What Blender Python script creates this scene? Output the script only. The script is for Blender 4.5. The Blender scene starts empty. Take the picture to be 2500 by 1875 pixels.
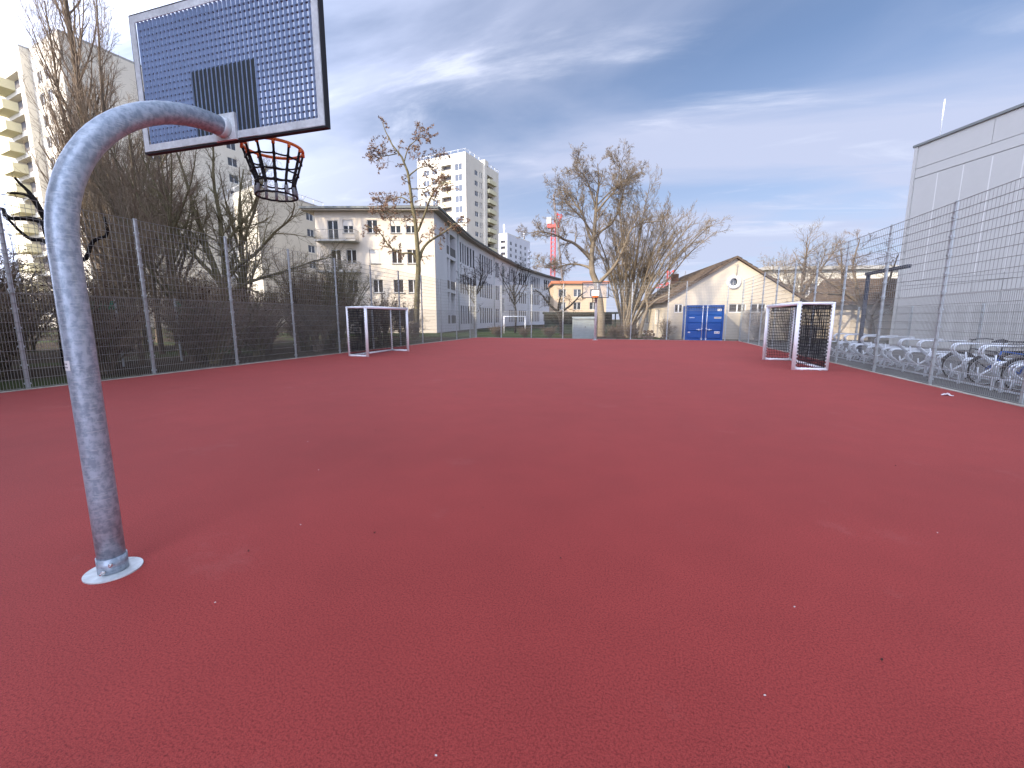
import bpy, math, random
import numpy as np
from mathutils import Vector, Matrix

R = math.radians
SC = bpy.context.scene
COL = SC.collection
random.seed(7)

# ------------------------------------------------------------------ camera, sky, sun, exposure
CAM_YAW, CAM_PITCH, CAM_H = 16.575, 8.738, 1.514
cd = bpy.data.cameras.new('camera')
cam = bpy.data.objects.new('camera', cd); COL.objects.link(cam)
cd.sensor_fit = 'HORIZONTAL'; cd.sensor_width = 36.0
cd.lens = 36.0 * 1041.6 / 2500.0
cd.clip_start = 0.05; cd.clip_end = 2000
cam.location = (0, 0, CAM_H)
cam.rotation_euler = (R(90 - CAM_PITCH), 0, R(CAM_YAW))
SC.camera = cam

SUN_EL = 27.0
SUN_TO = Vector((-0.558, -0.831, 0)).normalized()          # horizontal direction towards the sun
SUN_ROT = math.atan2(SUN_TO.x, SUN_TO.y)

W = bpy.data.worlds.new('World'); SC.world = W; W.use_nodes = True
nt = W.node_tree; nt.nodes.clear()
def N(t, **kw):
    n = nt.nodes.new(t)
    for k, v in kw.items(): setattr(n, k, v)
    return n
wo = N('ShaderNodeOutputWorld'); bg = N('ShaderNodeBackground')
sky = N('ShaderNodeTexSky'); sky.sky_type = 'NISHITA'; sky.sun_disc = False
sky.sun_elevation = R(SUN_EL); sky.sun_rotation = SUN_ROT
sky.air_density = 1.0; sky.dust_density = 0.35; sky.ozone_density = 5.0
bg.inputs['Strength'].default_value = 0.06
tc = N('ShaderNodeTexCoord')
sep = N('ShaderNodeSeparateXYZ'); nt.links.new(tc.outputs['Generated'], sep.inputs[0])
zc = N('ShaderNodeMath', operation='MAXIMUM'); zc.inputs[1].default_value = 0.0; nt.links.new(sep.outputs['Z'], zc.inputs[0])
za = N('ShaderNodeMath', operation='ADD'); za.inputs[1].default_value = 0.16; nt.links.new(zc.outputs[0], za.inputs[0])
dx = N('ShaderNodeMath', operation='DIVIDE'); nt.links.new(sep.outputs['X'], dx.inputs[0]); nt.links.new(za.outputs[0], dx.inputs[1])
dy = N('ShaderNodeMath', operation='DIVIDE'); nt.links.new(sep.outputs['Y'], dy.inputs[0]); nt.links.new(za.outputs[0], dy.inputs[1])
cmb = N('ShaderNodeCombineXYZ'); nt.links.new(dx.outputs[0], cmb.inputs[0]); nt.links.new(dy.outputs[0], cmb.inputs[1])
def cloud(rot, scl, scale, detail, rough, dist, lo, hi, seed):
    mp = N('ShaderNodeMapping'); mp.inputs['Rotation'].default_value = (0, 0, R(rot)); mp.inputs['Scale'].default_value = scl
    mp.inputs['Location'].default_value = (seed, seed * .7, 0)
    nt.links.new(cmb.outputs[0], mp.inputs[0])
    nz = N('ShaderNodeTexNoise'); nz.inputs['Scale'].default_value = scale; nz.inputs['Detail'].default_value = detail
    nz.inputs['Roughness'].default_value = rough; nz.inputs['Distortion'].default_value = dist
    nt.links.new(mp.outputs[0], nz.inputs['Vector'])
    mr = N('ShaderNodeMapRange'); mr.interpolation_type = 'SMOOTHSTEP'
    mr.inputs['From Min'].default_value = lo; mr.inputs['From Max'].default_value = hi
    nt.links.new(nz.outputs['Fac'], mr.inputs['Value'])
    return mr.outputs[0]
c1 = cloud(32, (0.75, 1.7, 1), 0.85, 8, 0.52, 0.4, 0.30, 0.74, 27.7)       # broad veil
c2 = cloud(30, (0.7, 2.6, 1), 1.35, 10, 0.60, 0.6, 0.52, 0.86, 52.3)         # brighter streaks
m1 = N('ShaderNodeMath', operation='MULTIPLY'); m1.inputs[1].default_value = 0.80; nt.links.new(c1, m1.inputs[0])
m2 = N('ShaderNodeMath', operation='MULTIPLY'); m2.inputs[1].default_value = 0.60; nt.links.new(c2, m2.inputs[0])
# the veil thickens towards the horizon
hz = N('ShaderNodeMapRange'); hz.inputs['From Min'].default_value = 0.0; hz.inputs['From Max'].default_value = 0.45; hz.inputs['To Min'].default_value = 0.85; hz.inputs['To Max'].default_value = 0.16
nt.links.new(zc.outputs[0], hz.inputs['Value'])
ma0 = N('ShaderNodeMath', operation='ADD'); nt.links.new(m1.outputs[0], ma0.inputs[0]); nt.links.new(hz.outputs[0], ma0.inputs[1])
ma = N('ShaderNodeMath', operation='ADD'); ma.use_clamp = True
nt.links.new(ma0.outputs[0], ma.inputs[0]); nt.links.new(m2.outputs[0], ma.inputs[1])
mm = N('ShaderNodeMath', operation='MINIMUM'); mm.inputs[1].default_value = 0.95; nt.links.new(ma.outputs[0], mm.inputs[0])
mx = N('ShaderNodeMix'); mx.data_type = 'RGBA'
nt.links.new(mm.outputs[0], mx.inputs['Factor']); nt.links.new(sky.outputs[0], mx.inputs[6])
# thin cloud scatters light forward: it is brighter on the sun's side of the sky
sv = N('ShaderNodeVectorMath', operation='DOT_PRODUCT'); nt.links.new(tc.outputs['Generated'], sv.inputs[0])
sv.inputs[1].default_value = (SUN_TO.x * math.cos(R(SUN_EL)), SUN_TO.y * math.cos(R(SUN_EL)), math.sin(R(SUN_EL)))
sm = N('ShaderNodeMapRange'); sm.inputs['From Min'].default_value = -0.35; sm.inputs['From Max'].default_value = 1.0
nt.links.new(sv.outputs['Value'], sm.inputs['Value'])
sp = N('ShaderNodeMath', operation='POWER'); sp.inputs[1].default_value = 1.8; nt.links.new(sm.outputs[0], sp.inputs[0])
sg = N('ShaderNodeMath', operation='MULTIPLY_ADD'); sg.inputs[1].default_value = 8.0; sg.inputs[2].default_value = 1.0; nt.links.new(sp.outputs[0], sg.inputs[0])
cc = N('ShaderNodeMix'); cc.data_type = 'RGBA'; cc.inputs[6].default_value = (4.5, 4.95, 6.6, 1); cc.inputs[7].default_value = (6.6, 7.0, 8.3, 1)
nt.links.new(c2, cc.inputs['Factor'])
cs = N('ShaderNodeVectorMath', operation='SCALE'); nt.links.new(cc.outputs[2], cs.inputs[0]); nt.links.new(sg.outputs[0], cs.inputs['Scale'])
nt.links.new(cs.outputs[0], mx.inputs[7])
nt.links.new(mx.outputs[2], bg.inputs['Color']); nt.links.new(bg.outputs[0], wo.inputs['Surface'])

sl = bpy.data.lights.new('sun', 'SUN'); sl.energy = 3.2; sl.angle = R(0.53); sl.color = (1.0, 0.86, 0.66)
sun = bpy.data.objects.new('sun', sl); COL.objects.link(sun); sun.location = (-40, -60, 60)
to = Vector((SUN_TO.x * math.cos(R(SUN_EL)), SUN_TO.y * math.cos(R(SUN_EL)), math.sin(R(SUN_EL))))
sun.rotation_euler = to.to_track_quat('Z', 'Y').to_euler()
SC.view_settings.view_transform = 'Standard'; SC.view_settings.look = 'None'
SC.view_settings.exposure = 1.22; SC.view_settings.gamma = 1.0; SC.view_settings.use_curve_mapping = False
SC.cycles.max_bounces = 6; SC.cycles.diffuse_bounces = 3

# ------------------------------------------------------------------ helpers
class MB:
    """collects geometry; .build() links it as one mesh object"""
    def __init__(s): s.v = []; s.f = []; s.m = []; s.sm = []
    def poly(s, pts, mi=0, smooth=False):
        i = len(s.v); s.v += [tuple(p) for p in pts]; s.f.append(tuple(range(i, i + len(pts)))); s.m.append(mi); s.sm.append(smooth)
    def box(s, x0, x1, y0, y1, z0, z1, mi=0):
        i = len(s.v)
        s.v += [(x0,y0,z0),(x1,y0,z0),(x1,y1,z0),(x0,y1,z0),(x0,y0,z1),(x1,y0,z1),(x1,y1,z1),(x0,y1,z1)]
        for q in ((0,3,2,1),(4,5,6,7),(0,1,5,4),(1,2,6,5),(2,3,7,6),(3,0,4,7)):
            s.f.append(tuple(i + a for a in q)); s.m.append(mi); s.sm.append(False)
        return s
    def obox(s, o, ax, ay, az, mi=0):
        """box from corner o and three edge vectors"""
        o, ax, ay, az = map(Vector, (o, ax, ay, az)); i = len(s.v)
        s.v += [tuple(p) for p in (o, o+ax, o+ax+ay, o+ay, o+az, o+ax+az, o+ax+ay+az, o+ay+az)]
        for q in ((0,3,2,1),(4,5,6,7),(0,1,5,4),(1,2,6,5),(2,3,7,6),(3,0,4,7)):
            s.f.append(tuple(i + a for a in q)); s.m.append(mi); s.sm.append(False)
        return s
    def tube(s, pts, rad, n=8, mi=0, caps=True, closed=False):
        pts = [Vector(p) for p in pts]; k = len(pts)
        rad = list(rad) if hasattr(rad, '__len__') else [rad] * k
        base = len(s.v); up = None
        for j, p in enumerate(pts):
            if closed: d = (pts[(j + 1) % k] - pts[j - 1])
            else: d = pts[min(j + 1, k - 1)] - pts[max(j - 1, 0)]
            d.normalize()
            if up is None: up = Vector((0, 0, 1)) if abs(d.z) < .9 else Vector((1, 0, 0))
            a = up - d * up.dot(d)
            if a.length < 1e-4: a = Vector((0, 1, 0)) - d * d.y
            a.normalize(); b = d.cross(a); up = a
            for q in range(n):
                t = 2 * math.pi * q / n
                s.v.append(tuple(p + (a * math.cos(t) + b * math.sin(t)) * rad[j]))
        for j in range(k if closed else k - 1):
            for q in range(n):
                a0 = base + j * n + q; a1 = base + j * n + (q + 1) % n
                j2 = (j + 1) % k; b0 = base + j2 * n + q; b1 = base + j2 * n + (q + 1) % n
                s.f.append((a0, a1, b1, b0)); s.m.append(mi); s.sm.append(True)
        if caps and not closed:
            s.f.append(tuple(base + q for q in range(n))[::-1]); s.m.append(mi); s.sm.append(False)
            s.f.append(tuple(base + (k - 1) * n + q for q in range(n))); s.m.append(mi); s.sm.append(False)
        return s
    def cyl(s, p0, p1, r, n=12, mi=0): return s.tube([p0, p1], r, n, mi)
    def mesh(s, name, mats):
        me = bpy.data.meshes.new(name); me.from_pydata(s.v, [], s.f)
        for m in (mats if isinstance(mats, (list, tuple)) else [mats]): me.materials.append(m)
        me.polygons.foreach_set('material_index', s.m); me.polygons.foreach_set('use_smooth', s.sm)
        me.update(); return me
    def build(s, name, mats, parent=None, loc=None, rotz=0):
        return link(name, s.mesh(name, mats), parent, loc, rotz)

def link(name, me, parent=None, loc=None, rotz=0):
    o = bpy.data.objects.new(name, me); COL.objects.link(o)
    if parent is not None: o.parent = parent
    if loc is not None: o.location = loc
    if rotz: o.rotation_euler = (0, 0, rotz)
    return o
def tag(o, label, cat, group=None, kind=None):
    o['label'] = label; o['category'] = cat
    if group: o['group'] = group
    if kind: o['kind'] = kind
    return o
def thing(name, label, cat, loc=(0, 0, 0), rotz=0, group=None):
    o = bpy.data.objects.new(name, None); COL.objects.link(o); o.location = loc; o.rotation_euler = (0, 0, rotz)
    o.empty_display_size = .2
    return tag(o, label, cat, group)
def struct(o): o['kind'] = 'structure'; return o
def copy_tree(o, parent=None):
    c = o.copy(); COL.objects.link(c); c.parent = parent
    for ch in list(o.children): copy_tree(ch, c)
    return c

# ------------------------------------------------------------------ materials
def mat(name, col, rough=.8, metal=0, noise=None, bump=None, spec=.4, extra=None):
    """noise = (scale, amount, detail) or a list of them: brightness variation; bump = (scale, strength, distance)"""
    m = bpy.data.materials.new(name); m.use_nodes = True
    t = m.node_tree; b = t.nodes['Principled BSDF']
    b.inputs['Roughness'].default_value = rough; b.inputs['Metallic'].default_value = metal
    b.inputs['Specular IOR Level'].default_value = spec
    b.inputs['Base Color'].default_value = (*col, 1)
    tcn = t.nodes.new('ShaderNodeTexCoord'); src = None
    if noise:
        if not isinstance(noise, list): noise = [noise]
        for sc, am, de in noise:
            nz = t.nodes.new('ShaderNodeTexNoise'); nz.inputs['Scale'].default_value = sc; nz.inputs['Detail'].default_value = de
            t.links.new(tcn.outputs['Object'], nz.inputs['Vector'])
            mr = t.nodes.new('ShaderNodeMapRange'); mr.inputs['From Min'].default_value = .25; mr.inputs['From Max'].default_value = .75
            mr.inputs['To Min'].default_value = 1 - am; mr.inputs['To Max'].default_value = 1 + am
            t.links.new(nz.outputs['Fac'], mr.inputs['Value'])
            mu = t.nodes.new('ShaderNodeMix'); mu.data_type = 'RGBA'; mu.blend_type = 'MULTIPLY'; mu.inputs['Factor'].default_value = 1
            if src is None: mu.inputs[6].default_value = (*col, 1)
            else: t.links.new(src, mu.inputs[6])
            cb = t.nodes.new('ShaderNodeCombineColor')
            for i in range(3): t.links.new(mr.outputs[0], cb.inputs[i])
            t.links.new(cb.outputs[0], mu.inputs[7]); src = mu.outputs[2]
    if extra: src = extra(t, tcn, src, b) or src
    if src is not None: t.links.new(src, b.inputs['Base Color'])
    if bump:
        nz = t.nodes.new('ShaderNodeTexNoise'); nz.inputs['Scale'].default_value = bump[0]; nz.inputs['Detail'].default_value = 4
        t.links.new(tcn.outputs['Object'], nz.inputs['Vector'])
        bp = t.nodes.new('ShaderNodeBump'); bp.inputs['Strength'].default_value = bump[1]; bp.inputs['Distance'].default_value = bump[2]
        t.links.new(nz.outputs['Fac'], bp.inputs['Height']); t.links.new(bp.outputs[0], b.inputs['Normal'])
    return m
def mixcol(t, a, colb, fac, blend='MIX'):
    mu = t.nodes.new('ShaderNodeMix'); mu.data_type = 'RGBA'; mu.blend_type = blend
    if isinstance(a, tuple): mu.inputs[6].default_value = (*a, 1)
    else: t.links.new(a, mu.inputs[6])
    mu.inputs[7].default_value = (*colb, 1)
    if isinstance(fac, float): mu.inputs['Factor'].default_value = fac
    else: t.links.new(fac, mu.inputs['Factor'])
    return mu.outputs[2]
def ranged(t, tcn, kind, scale, lo, hi, detail=4, coord='Object', rough=.5, vscale=None, feature=None):
    n = t.nodes.new(kind); n.inputs['Scale'].default_value = scale
    if kind == 'ShaderNodeTexNoise': n.inputs['Detail'].default_value = detail; n.inputs['Roughness'].default_value = rough; out = n.outputs['Fac']
    else:
        if feature: n.feature = feature
        out = n.outputs['Distance']
    v = tcn.outputs[coord]
    if vscale:
        mp = t.nodes.new('ShaderNodeMapping'); mp.inputs['Scale'].default_value = vscale; t.links.new(v, mp.inputs[0]); v = mp.outputs[0]
    t.links.new(v, n.inputs['Vector'])
    mr = t.nodes.new('ShaderNodeMapRange'); mr.inputs['From Min'].default_value = lo; mr.inputs['From Max'].default_value = hi
    t.links.new(out, mr.inputs['Value']); return mr.outputs[0]

def court_extra(t, tcn, src, b):
    g0 = ranged(t, tcn, 'ShaderNodeTexNoise', 105, .45, .68, 4, rough=.75)
    m0 = t.nodes.new('ShaderNodeMath'); m0.operation = 'MULTIPLY'; m0.inputs[1].default_value = .9; t.links.new(g0, m0.inputs[0])
    src = mixcol(t, src, (.12, .012, .011), m0.outputs[0])
    g = ranged(t, tcn, 'ShaderNodeTexNoise', 260, .52, .72, 3)                    # dark granules
    src = mixcol(t, src, (.12, .012, .013), g)
    g2 = ranged(t, tcn, 'ShaderNodeTexNoise', 330, .60, .72, 2)                   # pale granules
    src = mixcol(t, src, (.47, .11, .09), g2)
    w = ranged(t, tcn, 'ShaderNodeTexNoise', .9, .60, .82, 6, rough=.7)           # scuffed, dusty patches
    mw = t.nodes.new('ShaderNodeMath'); mw.operation = 'MULTIPLY'; mw.inputs[1].default_value = .40; t.links.new(w, mw.inputs[0])
    return mixcol(t, src, (.44, .15, .13), mw.outputs[0])
M = {}
def _sheen(m, w, r):
    b = m.node_tree.nodes['Principled BSDF']; b.inputs['Sheen Weight'].default_value = w; b.inputs['Sheen Roughness'].default_value = r; b.inputs['Sheen Tint'].default_value = (1, .86, .84, 1); return m
M['court'] = _sheen(mat('red_rubber', (.385, .053, .043), .80, noise=[(.35, .10, 3), (2.2, .07, 5)], bump=(300, .35, .003), spec=.22, extra=court_extra), .05, .45)
def soil_extra(t, tcn, src, b):
    g = ranged(t, tcn, 'ShaderNodeTexNoise', .22, .50, .62, 5)
    src = mixcol(t, src, (.045, .060, .018), g)
    l = ranged(t, tcn, 'ShaderNodeTexVoronoi', 9, .25, .10)
    ml = t.nodes.new('ShaderNodeMath'); ml.operation = 'MULTIPLY'; ml.inputs[1].default_value = .55; t.links.new(l, ml.inputs[0])
    return mixcol(t, src, (.115, .070, .035), ml.outputs[0])
M['soil'] = mat('leafy_soil', (.050, .036, .022), .95, noise=[(1.3, .35, 5), (14, .3, 4)], bump=(12, .8, .05), spec=.1, extra=soil_extra)
M['lawn'] = mat('lawn', (.040, .058, .020), .95, noise=[(.8, .3, 5), (25, .35, 4)], bump=(40, .8, .04), spec=.1)
M['paving'] = mat('grey_paving', (.115, .112, .105), .9, noise=[(.7, .16, 5), (18, .14, 4)], bump=(30, .4, .01), spec=.2)
M['kerb'] = mat('concrete_kerb', (.42, .39, .33), .9, noise=[(3, .3, 5), (30, .18, 3)], spec=.2)
def galv_extra(t, tcn, src, b):
    s = ranged(t, tcn, 'ShaderNodeTexNoise', 34, .40, .60, 3, rough=.6, vscale=(1, 1, .75))
    src = mixcol(t, src, (.40, .465, .53), s)
    h = ranged(t, tcn, 'ShaderNodeTexNoise', 40, .56, .66, 2, vscale=(.35, .35, 2.4))
    mh = t.nodes.new('ShaderNodeMath'); mh.operation = 'MULTIPLY'; mh.inputs[1].default_value = .5; t.links.new(h, mh.inputs[0])
    return mixcol(t, src, (.52, .58, .62), mh.outputs[0])
M['galv'] = mat('galvanised_steel', (.25, .305, .36), .38, .35, noise=[(6, .12, 3)], bump=(26, .12, .004), spec=.5, extra=galv_extra)
M['galv_frame'] = mat('galvanised_frame', (.62, .66, .66), .5, .25, noise=[(9, .22, 4), (40, .1, 3)], spec=.5)
M['galv_bar'] = mat('galvanised_bar_sky_tint', (.36, .47, .66), .4, .3, noise=[(8, .1, 3)], spec=.5)  # blue base colour stands in for sky reflected on the bar sides
M['rod_shaded'] = mat('grating_rod_shaded', (.12, .14, .18), .5, .3)  # shaded underside of the galvanised rods put into a dark colour
M['chrome'] = mat('zinc_bolt', (.75, .75, .73), .22, .9)
M['fence_wire'] = mat('fence_wire', (.26, .26, .235), .5, .15, spec=.5)
M['fence_post'] = mat('fence_post', (.46, .49, .49), .5, .1, noise=[(5, .15, 4)], spec=.5)
M['dark_sheet'] = mat('dark_sheet', (.030, .038, .040), .6, .1, noise=(7, .15, 4))
M['black'] = mat('black_rope', (.010, .010, .012), .75)
M['black_edge'] = mat('black_edge', (.012, .013, .016), .6)
M['orange'] = mat('orange_paint', (.85, .21, .035), .45, noise=(12, .08, 3), spec=.5)
M['grey_plastic'] = mat('grey_plastic', (.24, .25, .26), .6)
M['white_paint'] = mat('white_powder_coat', (.90, .91, .92), .38, noise=(6, .05, 3), spec=.5)
M['white'] = mat('white_pvc', (.80, .80, .79), .55)
M['sticker'] = mat('sticker', (.72, .71, .68), .6)
M['sticker_ink'] = mat('sticker_ink', (.18, .16, .17), .7)
M['sticker_red'] = mat('sticker_red_ink', (.45, .12, .10), .7)
def render_mat(name, col): return mat(name, col, .9, noise=[(.25, .07, 5), (5, .04, 4)], bump=(60, .15, .01), spec=.15)
M['cream'] = render_mat('cream_render', (.66, .58, .47))
M['school_white'] = render_mat('white_render', (.66, .66, .68))
M['tower'] = render_mat('tower_render', (.68, .63, .52))
M['tower_yellow'] = render_mat('tower_yellow', (.66, .61, .40))
M['pale_block'] = render_mat('pale_block_render', (.60, .56, .46))
M['gable'] = render_mat('gable_render', (.54, .475, .37))
M['orange_house'] = render_mat('apricot_render', (.55, .42, .29))
M['orange_trim'] = mat('orange_trim', (.45, .17, .09), .7)
M['low_white'] = render_mat('low_white_render', (.66, .62, .52))
M['frame_white'] = mat('window_frame', (.72, .72, .70), .5)
M['glass'] = mat('window_glass', (.035, .042, .052), .06, spec=.9)
M['glass_brown'] = mat('window_glass_dim', (.05, .045, .042), .12, spec=.5)
M['glass_school'] = mat('window_glass_school', (.022, .020, .026), .35, spec=.12)
M['frame_dark'] = mat('window_frame_dim', (.16, .15, .16), .6)
M['shutter'] = mat('roller_shutter', (.60, .56, .50), .7)
M['roof_edge'] = mat('roof_edge', (.16, .17, .16), .7, noise=(1.5, .15, 4))
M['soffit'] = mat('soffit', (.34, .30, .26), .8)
M['tiles'] = mat('brown_roof_tiles', (.115, .085, .062), .85, noise=[(1.2, .3, 5), (14, .25, 3)], spec=.2)
M['concrete'] = mat('concrete', (.36, .35, .32), .85, noise=[(2, .12, 5)])
M['rail'] = mat('dark_railing', (.10, .10, .095), .6, .3)
M['rail_pale'] = mat('pale_railing', (.38, .34, .27), .6, .2)
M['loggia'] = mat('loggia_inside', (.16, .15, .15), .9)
M['cladding'] = mat('grey_cladding', (.43, .42, .385), .5, .0, noise=[(.15, .04, 4), (3, .02, 3)], spec=.5)
M['cladding_joint'] = mat('cladding_joint', (.58, .57, .53), .5)
M['joint_dark'] = mat('joint_dark', (.20, .20, .20), .6)
M['blue'] = mat('blue_container_paint', (.002, .060, .255), .42, noise=[(2, .08, 4), (15, .05, 3)], spec=.5)
M['blue_dark'] = mat('blue_gasket', (.006, .018, .07), .6)
M['zinc_bar'] = mat('zinc_lock_bar', (.62, .64, .68), .4, .3)
M['shed_metal'] = mat('shed_metal', (.40, .45, .43), .5, .2, noise=[(3, .12, 4)])
M['bark'] = mat('bark', (.16, .125, .09), .95, noise=[(2.5, .3, 5), (20, .3, 4)], bump=(25, .7, .02), spec=.1)
M['bark_olive'] = mat('bark_olive', (.15, .13, .075), .95, noise=[(2.5, .3, 5), (20, .3, 4)], bump=(25, .7, .02), spec=.1)
M['bark_pale'] = mat('bark_pale', (.19, .155, .11), .95, noise=[(2, .25, 5), (16, .25, 4)], bump=(20, .6, .02), spec=.1)
M['bark_dark'] = mat('bark_dark', (.020, .017, .016), .95, noise=[(3, .3, 5)], bump=(25, .7, .02), spec=.1)
M['twig'] = mat('twig', (.215, .17, .115), .95, spec=.1)
M['twig_olive'] = mat('twig_olive', (.20, .17, .095), .95, spec=.1)
M['twig_pale'] = mat('twig_pale', (.215, .175, .13), .95, spec=.1)
M['twig_red'] = mat('twig_red', (.225, .172, .125), .95, spec=.1)
M['pods'] = mat('dry_pods', (.21, .125, .082), .9, noise=(3, .3, 3), spec=.1)
M['leaf_dark'] = mat('evergreen_leaf', (.026, .036, .016), .7, noise=(2, .3, 3))
M['dead_leaf'] = mat('dead_leaf', (.055, .026, .018), .9)
M['litter'] = mat('paper_litter', (.74, .72, .68), .7)
M['plastic'] = mat('clear_film', (.62, .55, .55), .25, spec=.6)
M['crane_red'] = mat('crane_red', (.50, .075, .065), .6)
M['crane_grey'] = mat('crane_grey', (.17, .145, .135), .7)
M['navy'] = mat('navy_steel', (.018, .026, .048), .5)
M['carport'] = mat('dark_green_boards', (.022, .034, .024), .85, noise=(4, .3, 4))
M['green_net'] = mat('green_screen', (.03, .30, .17), .7)
M['wood'] = mat('cut_wood', (.16, .11, .07), .9, noise=(6, .3, 4))
M['tyre'] = mat('tyre', (.012, .012, .013), .8)
M['bike_blue'] = mat('bike_blue', (.02, .12, .45), .35, spec=.5)
M['bike_black'] = mat('bike_black', (.02, .02, .024), .4, spec=.5)
M['bike_silver'] = mat('bike_silver', (.55, .56, .58), .3, .7)
M['yellow_cover'] = mat('yellow_cover', (.55, .36, .07), .6)
M['rack'] = mat('rack_zinc', (.74, .77, .80), .3, .35, noise=(10, .08, 3), spec=.5)
M['satin_grey'] = mat('satellite_grey', (.42, .42, .40), .5)
M['brick_red'] = mat('chimney_brick', (.14, .075, .05), .9, noise=(6, .3, 3))

# ------------------------------------------------------------------ ground, court, paving
XL, XR, YF, FH = -12.65, 6.51, 32.38, 4.06
g = MB(); g.poly([(-450, -200, -.06), (450, -200, -.06), (450, 700, -.06), (-450, 700, -.06)])
struct(g.build('ground', M['soil']))
g = MB(); g.box(XL + .12, XR - .12, -9, YF - .12, -.05, 0); struct(g.build('court', M['court']))
g = MB(); g.poly([(-46, 33, -.03), (-7.5, 33.1, -.03), (-7, 62, -.03), (-22, 66, -.03), (-19.5, 44, -.03), (-32, 37.5, -.03), (-46, 33, -.03)][:6]); struct(g.build('lawn', M['lawn']))
g = MB(); g.box(XR + .02, 26, -9, 31, -.055, -.02); struct(g.build('paving', M['paving']))
rk = random.Random(3)
def kerb_row(axis, fixed, a0, a1):
    """a line of flush concrete edging stones, each a little uneven"""
    root = bpy.data.objects.new('kerb', None); COL.objects.link(root); struct(root)
    a = a0
    while a < a1:
        b = min(a + 1.0, a1); dz = rk.uniform(-.006, .012); dd = rk.uniform(-.012, .012)
        k = MB()
        if axis == 'y': k.box(fixed - .055 + dd, fixed + .055 + dd, a + .006, b - .006, -.055, .008 + dz)
        else: k.box(a + .006, b - .006, fixed - .055 + dd, fixed + .055 + dd, -.055, .008 + dz)
        k.build('kerb_stone', M['kerb'], root); a = b
kerb_row('y', XL + .06, -2, YF - .1); kerb_row('y', XR - .06, 3, YF - .1); kerb_row('x', YF - .06, XL, XR)

# ------------------------------------------------------------------ buildings: walls with real openings
WIN = {}
def window_mesh(w, h, style='two', gm='glass', fr=.055):
    key = (round(w, 2), round(h, 2), style, gm)
    fmm = M['frame_dark'] if gm == 'glass_school' else M['frame_white']
    if key in WIN: return WIN[key]
    b = MB()
    b.box(0, w, .035, .05, 0, h, 1)
    b.box(0, fr, 0, .07, 0, h); b.box(w - fr, w, 0, .07, 0, h)
    b.box(fr, w - fr, 0, .07, 0, fr); b.box(fr, w - fr, 0, .07, h - fr, h)
    if style == 'two': b.box(w / 2 - fr * .8, w / 2 + fr * .8, -.004, .068, fr, h - fr)
    if style == 'four':
        b.box(w / 2 - fr * .6, w / 2 + fr * .6, -.004, .068, fr, h - fr); b.box(fr, w - fr, -.002, .066, h * .6, h * .6 + fr)
    if style == 'bar': b.box(fr, w - fr, -.002, .066, h * .62, h * .62 + fr * .9)
    if style == 'shut':
        b.box(fr, w - fr, -.03, .03, h * .55, h - fr, 2); b.box(w / 2 - fr * .8, w / 2 + fr * .8, -.004, .068, fr, h * .55)
    if style == 'closed': b.box(fr, w - fr, -.03, .03, fr, h - fr, 2)
    WIN[key] = b.mesh('window', [fmm, M[gm], M['shutter']]); return WIN[key]

class Face:
    """one facade: local u along the wall, z up; outward is to the right of travel reversed (viewer side)"""
    def __init__(s, root, A, B, z0, z1, m, name='wall'):
        s.root = root; s.A = Vector((A[0], A[1], 0)); s.d = Vector((B[0] - A[0], B[1] - A[1], 0)); s.L = s.d.length; s.d.normalize()
        s.n = Vector((s.d.y, -s.d.x, 0)); s.z0, s.z1, s.m, s.name = z0, z1, m, name
        s.op = []; s.rz = math.atan2(s.d.y, s.d.x)
    def P(s, u, z, out=0): 
        p = s.A + s.d * u + s.n * out; return Vector((p.x, p.y, z))
    def window(s, u0, u1, z0, z1, style='two', gm='glass', depth=.14, sill=True):
        s.op.append((u0, u1, z0, z1, depth))
        o = link('window', window_mesh(u1 - u0, z1 - z0, style, gm), s.root, s.P(u0, z0, -depth + .05), s.rz)
        return o
    def hole(s, u0, u1, z0, z1, depth): s.op.append((u0, u1, z0, z1, depth))
    def finish(s, back=None):
        us = sorted({0, s.L, *[o[0] for o in s.op], *[o[1] for o in s.op]}); zs = sorted({s.z0, s.z1, *[o[2] for o in s.op], *[o[3] for o in s.op]})
        b = MB()
        for i in range(len(us) - 1):
            run = None
            for j in range(len(zs)):
                inside = True
                if j < len(zs) - 1:
                    um, zm = (us[i] + us[i + 1]) / 2, (zs[j] + zs[j + 1]) / 2
                    inside = any(o[0] < um < o[1] and o[2] < zm < o[3] for o in s.op)
                if not inside and run is None: run = zs[j]
                if inside and run is not None:
                    b.poly([s.P(us[i], run), s.P(us[i + 1], run), s.P(us[i + 1], zs[j]), s.P(us[i], zs[j])]); run = None
        for u0, u1, z0, z1, de in s.op:
            b.poly([s.P(u0, z0), s.P(u1, z0), s.P(u1, z0, -de), s.P(u0, z0, -de)]); b.poly([s.P(u0, z1, -de), s.P(u1, z1, -de), s.P(u1, z1), s.P(u0, z1)])
            b.poly([s.P(u0, z0, -de), s.P(u0, z1, -de), s.P(u0, z1), s.P(u0, z0)]); b.poly([s.P(u1, z0), s.P(u1, z1), s.P(u1, z1, -de), s.P(u1, z0, -de)])
            b.poly([s.P(u0, z0, -de), s.P(u1, z0, -de), s.P(u1, z1, -de), s.P(u0, z1, -de)], 1 if back else 0)
        return b.build(s.name, [s.m, back or s.m], s.root)
    def slab(s, name, u0, u1, z0, z1, o0, o1, m, parent=None):
        b = MB(); b.obox(s.P(u0, z0, o0), s.d * (u1 - u0), s.n * (o1 - o0), (0, 0, z1 - z0)); return b.build(name, m, parent or s.root)
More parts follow.
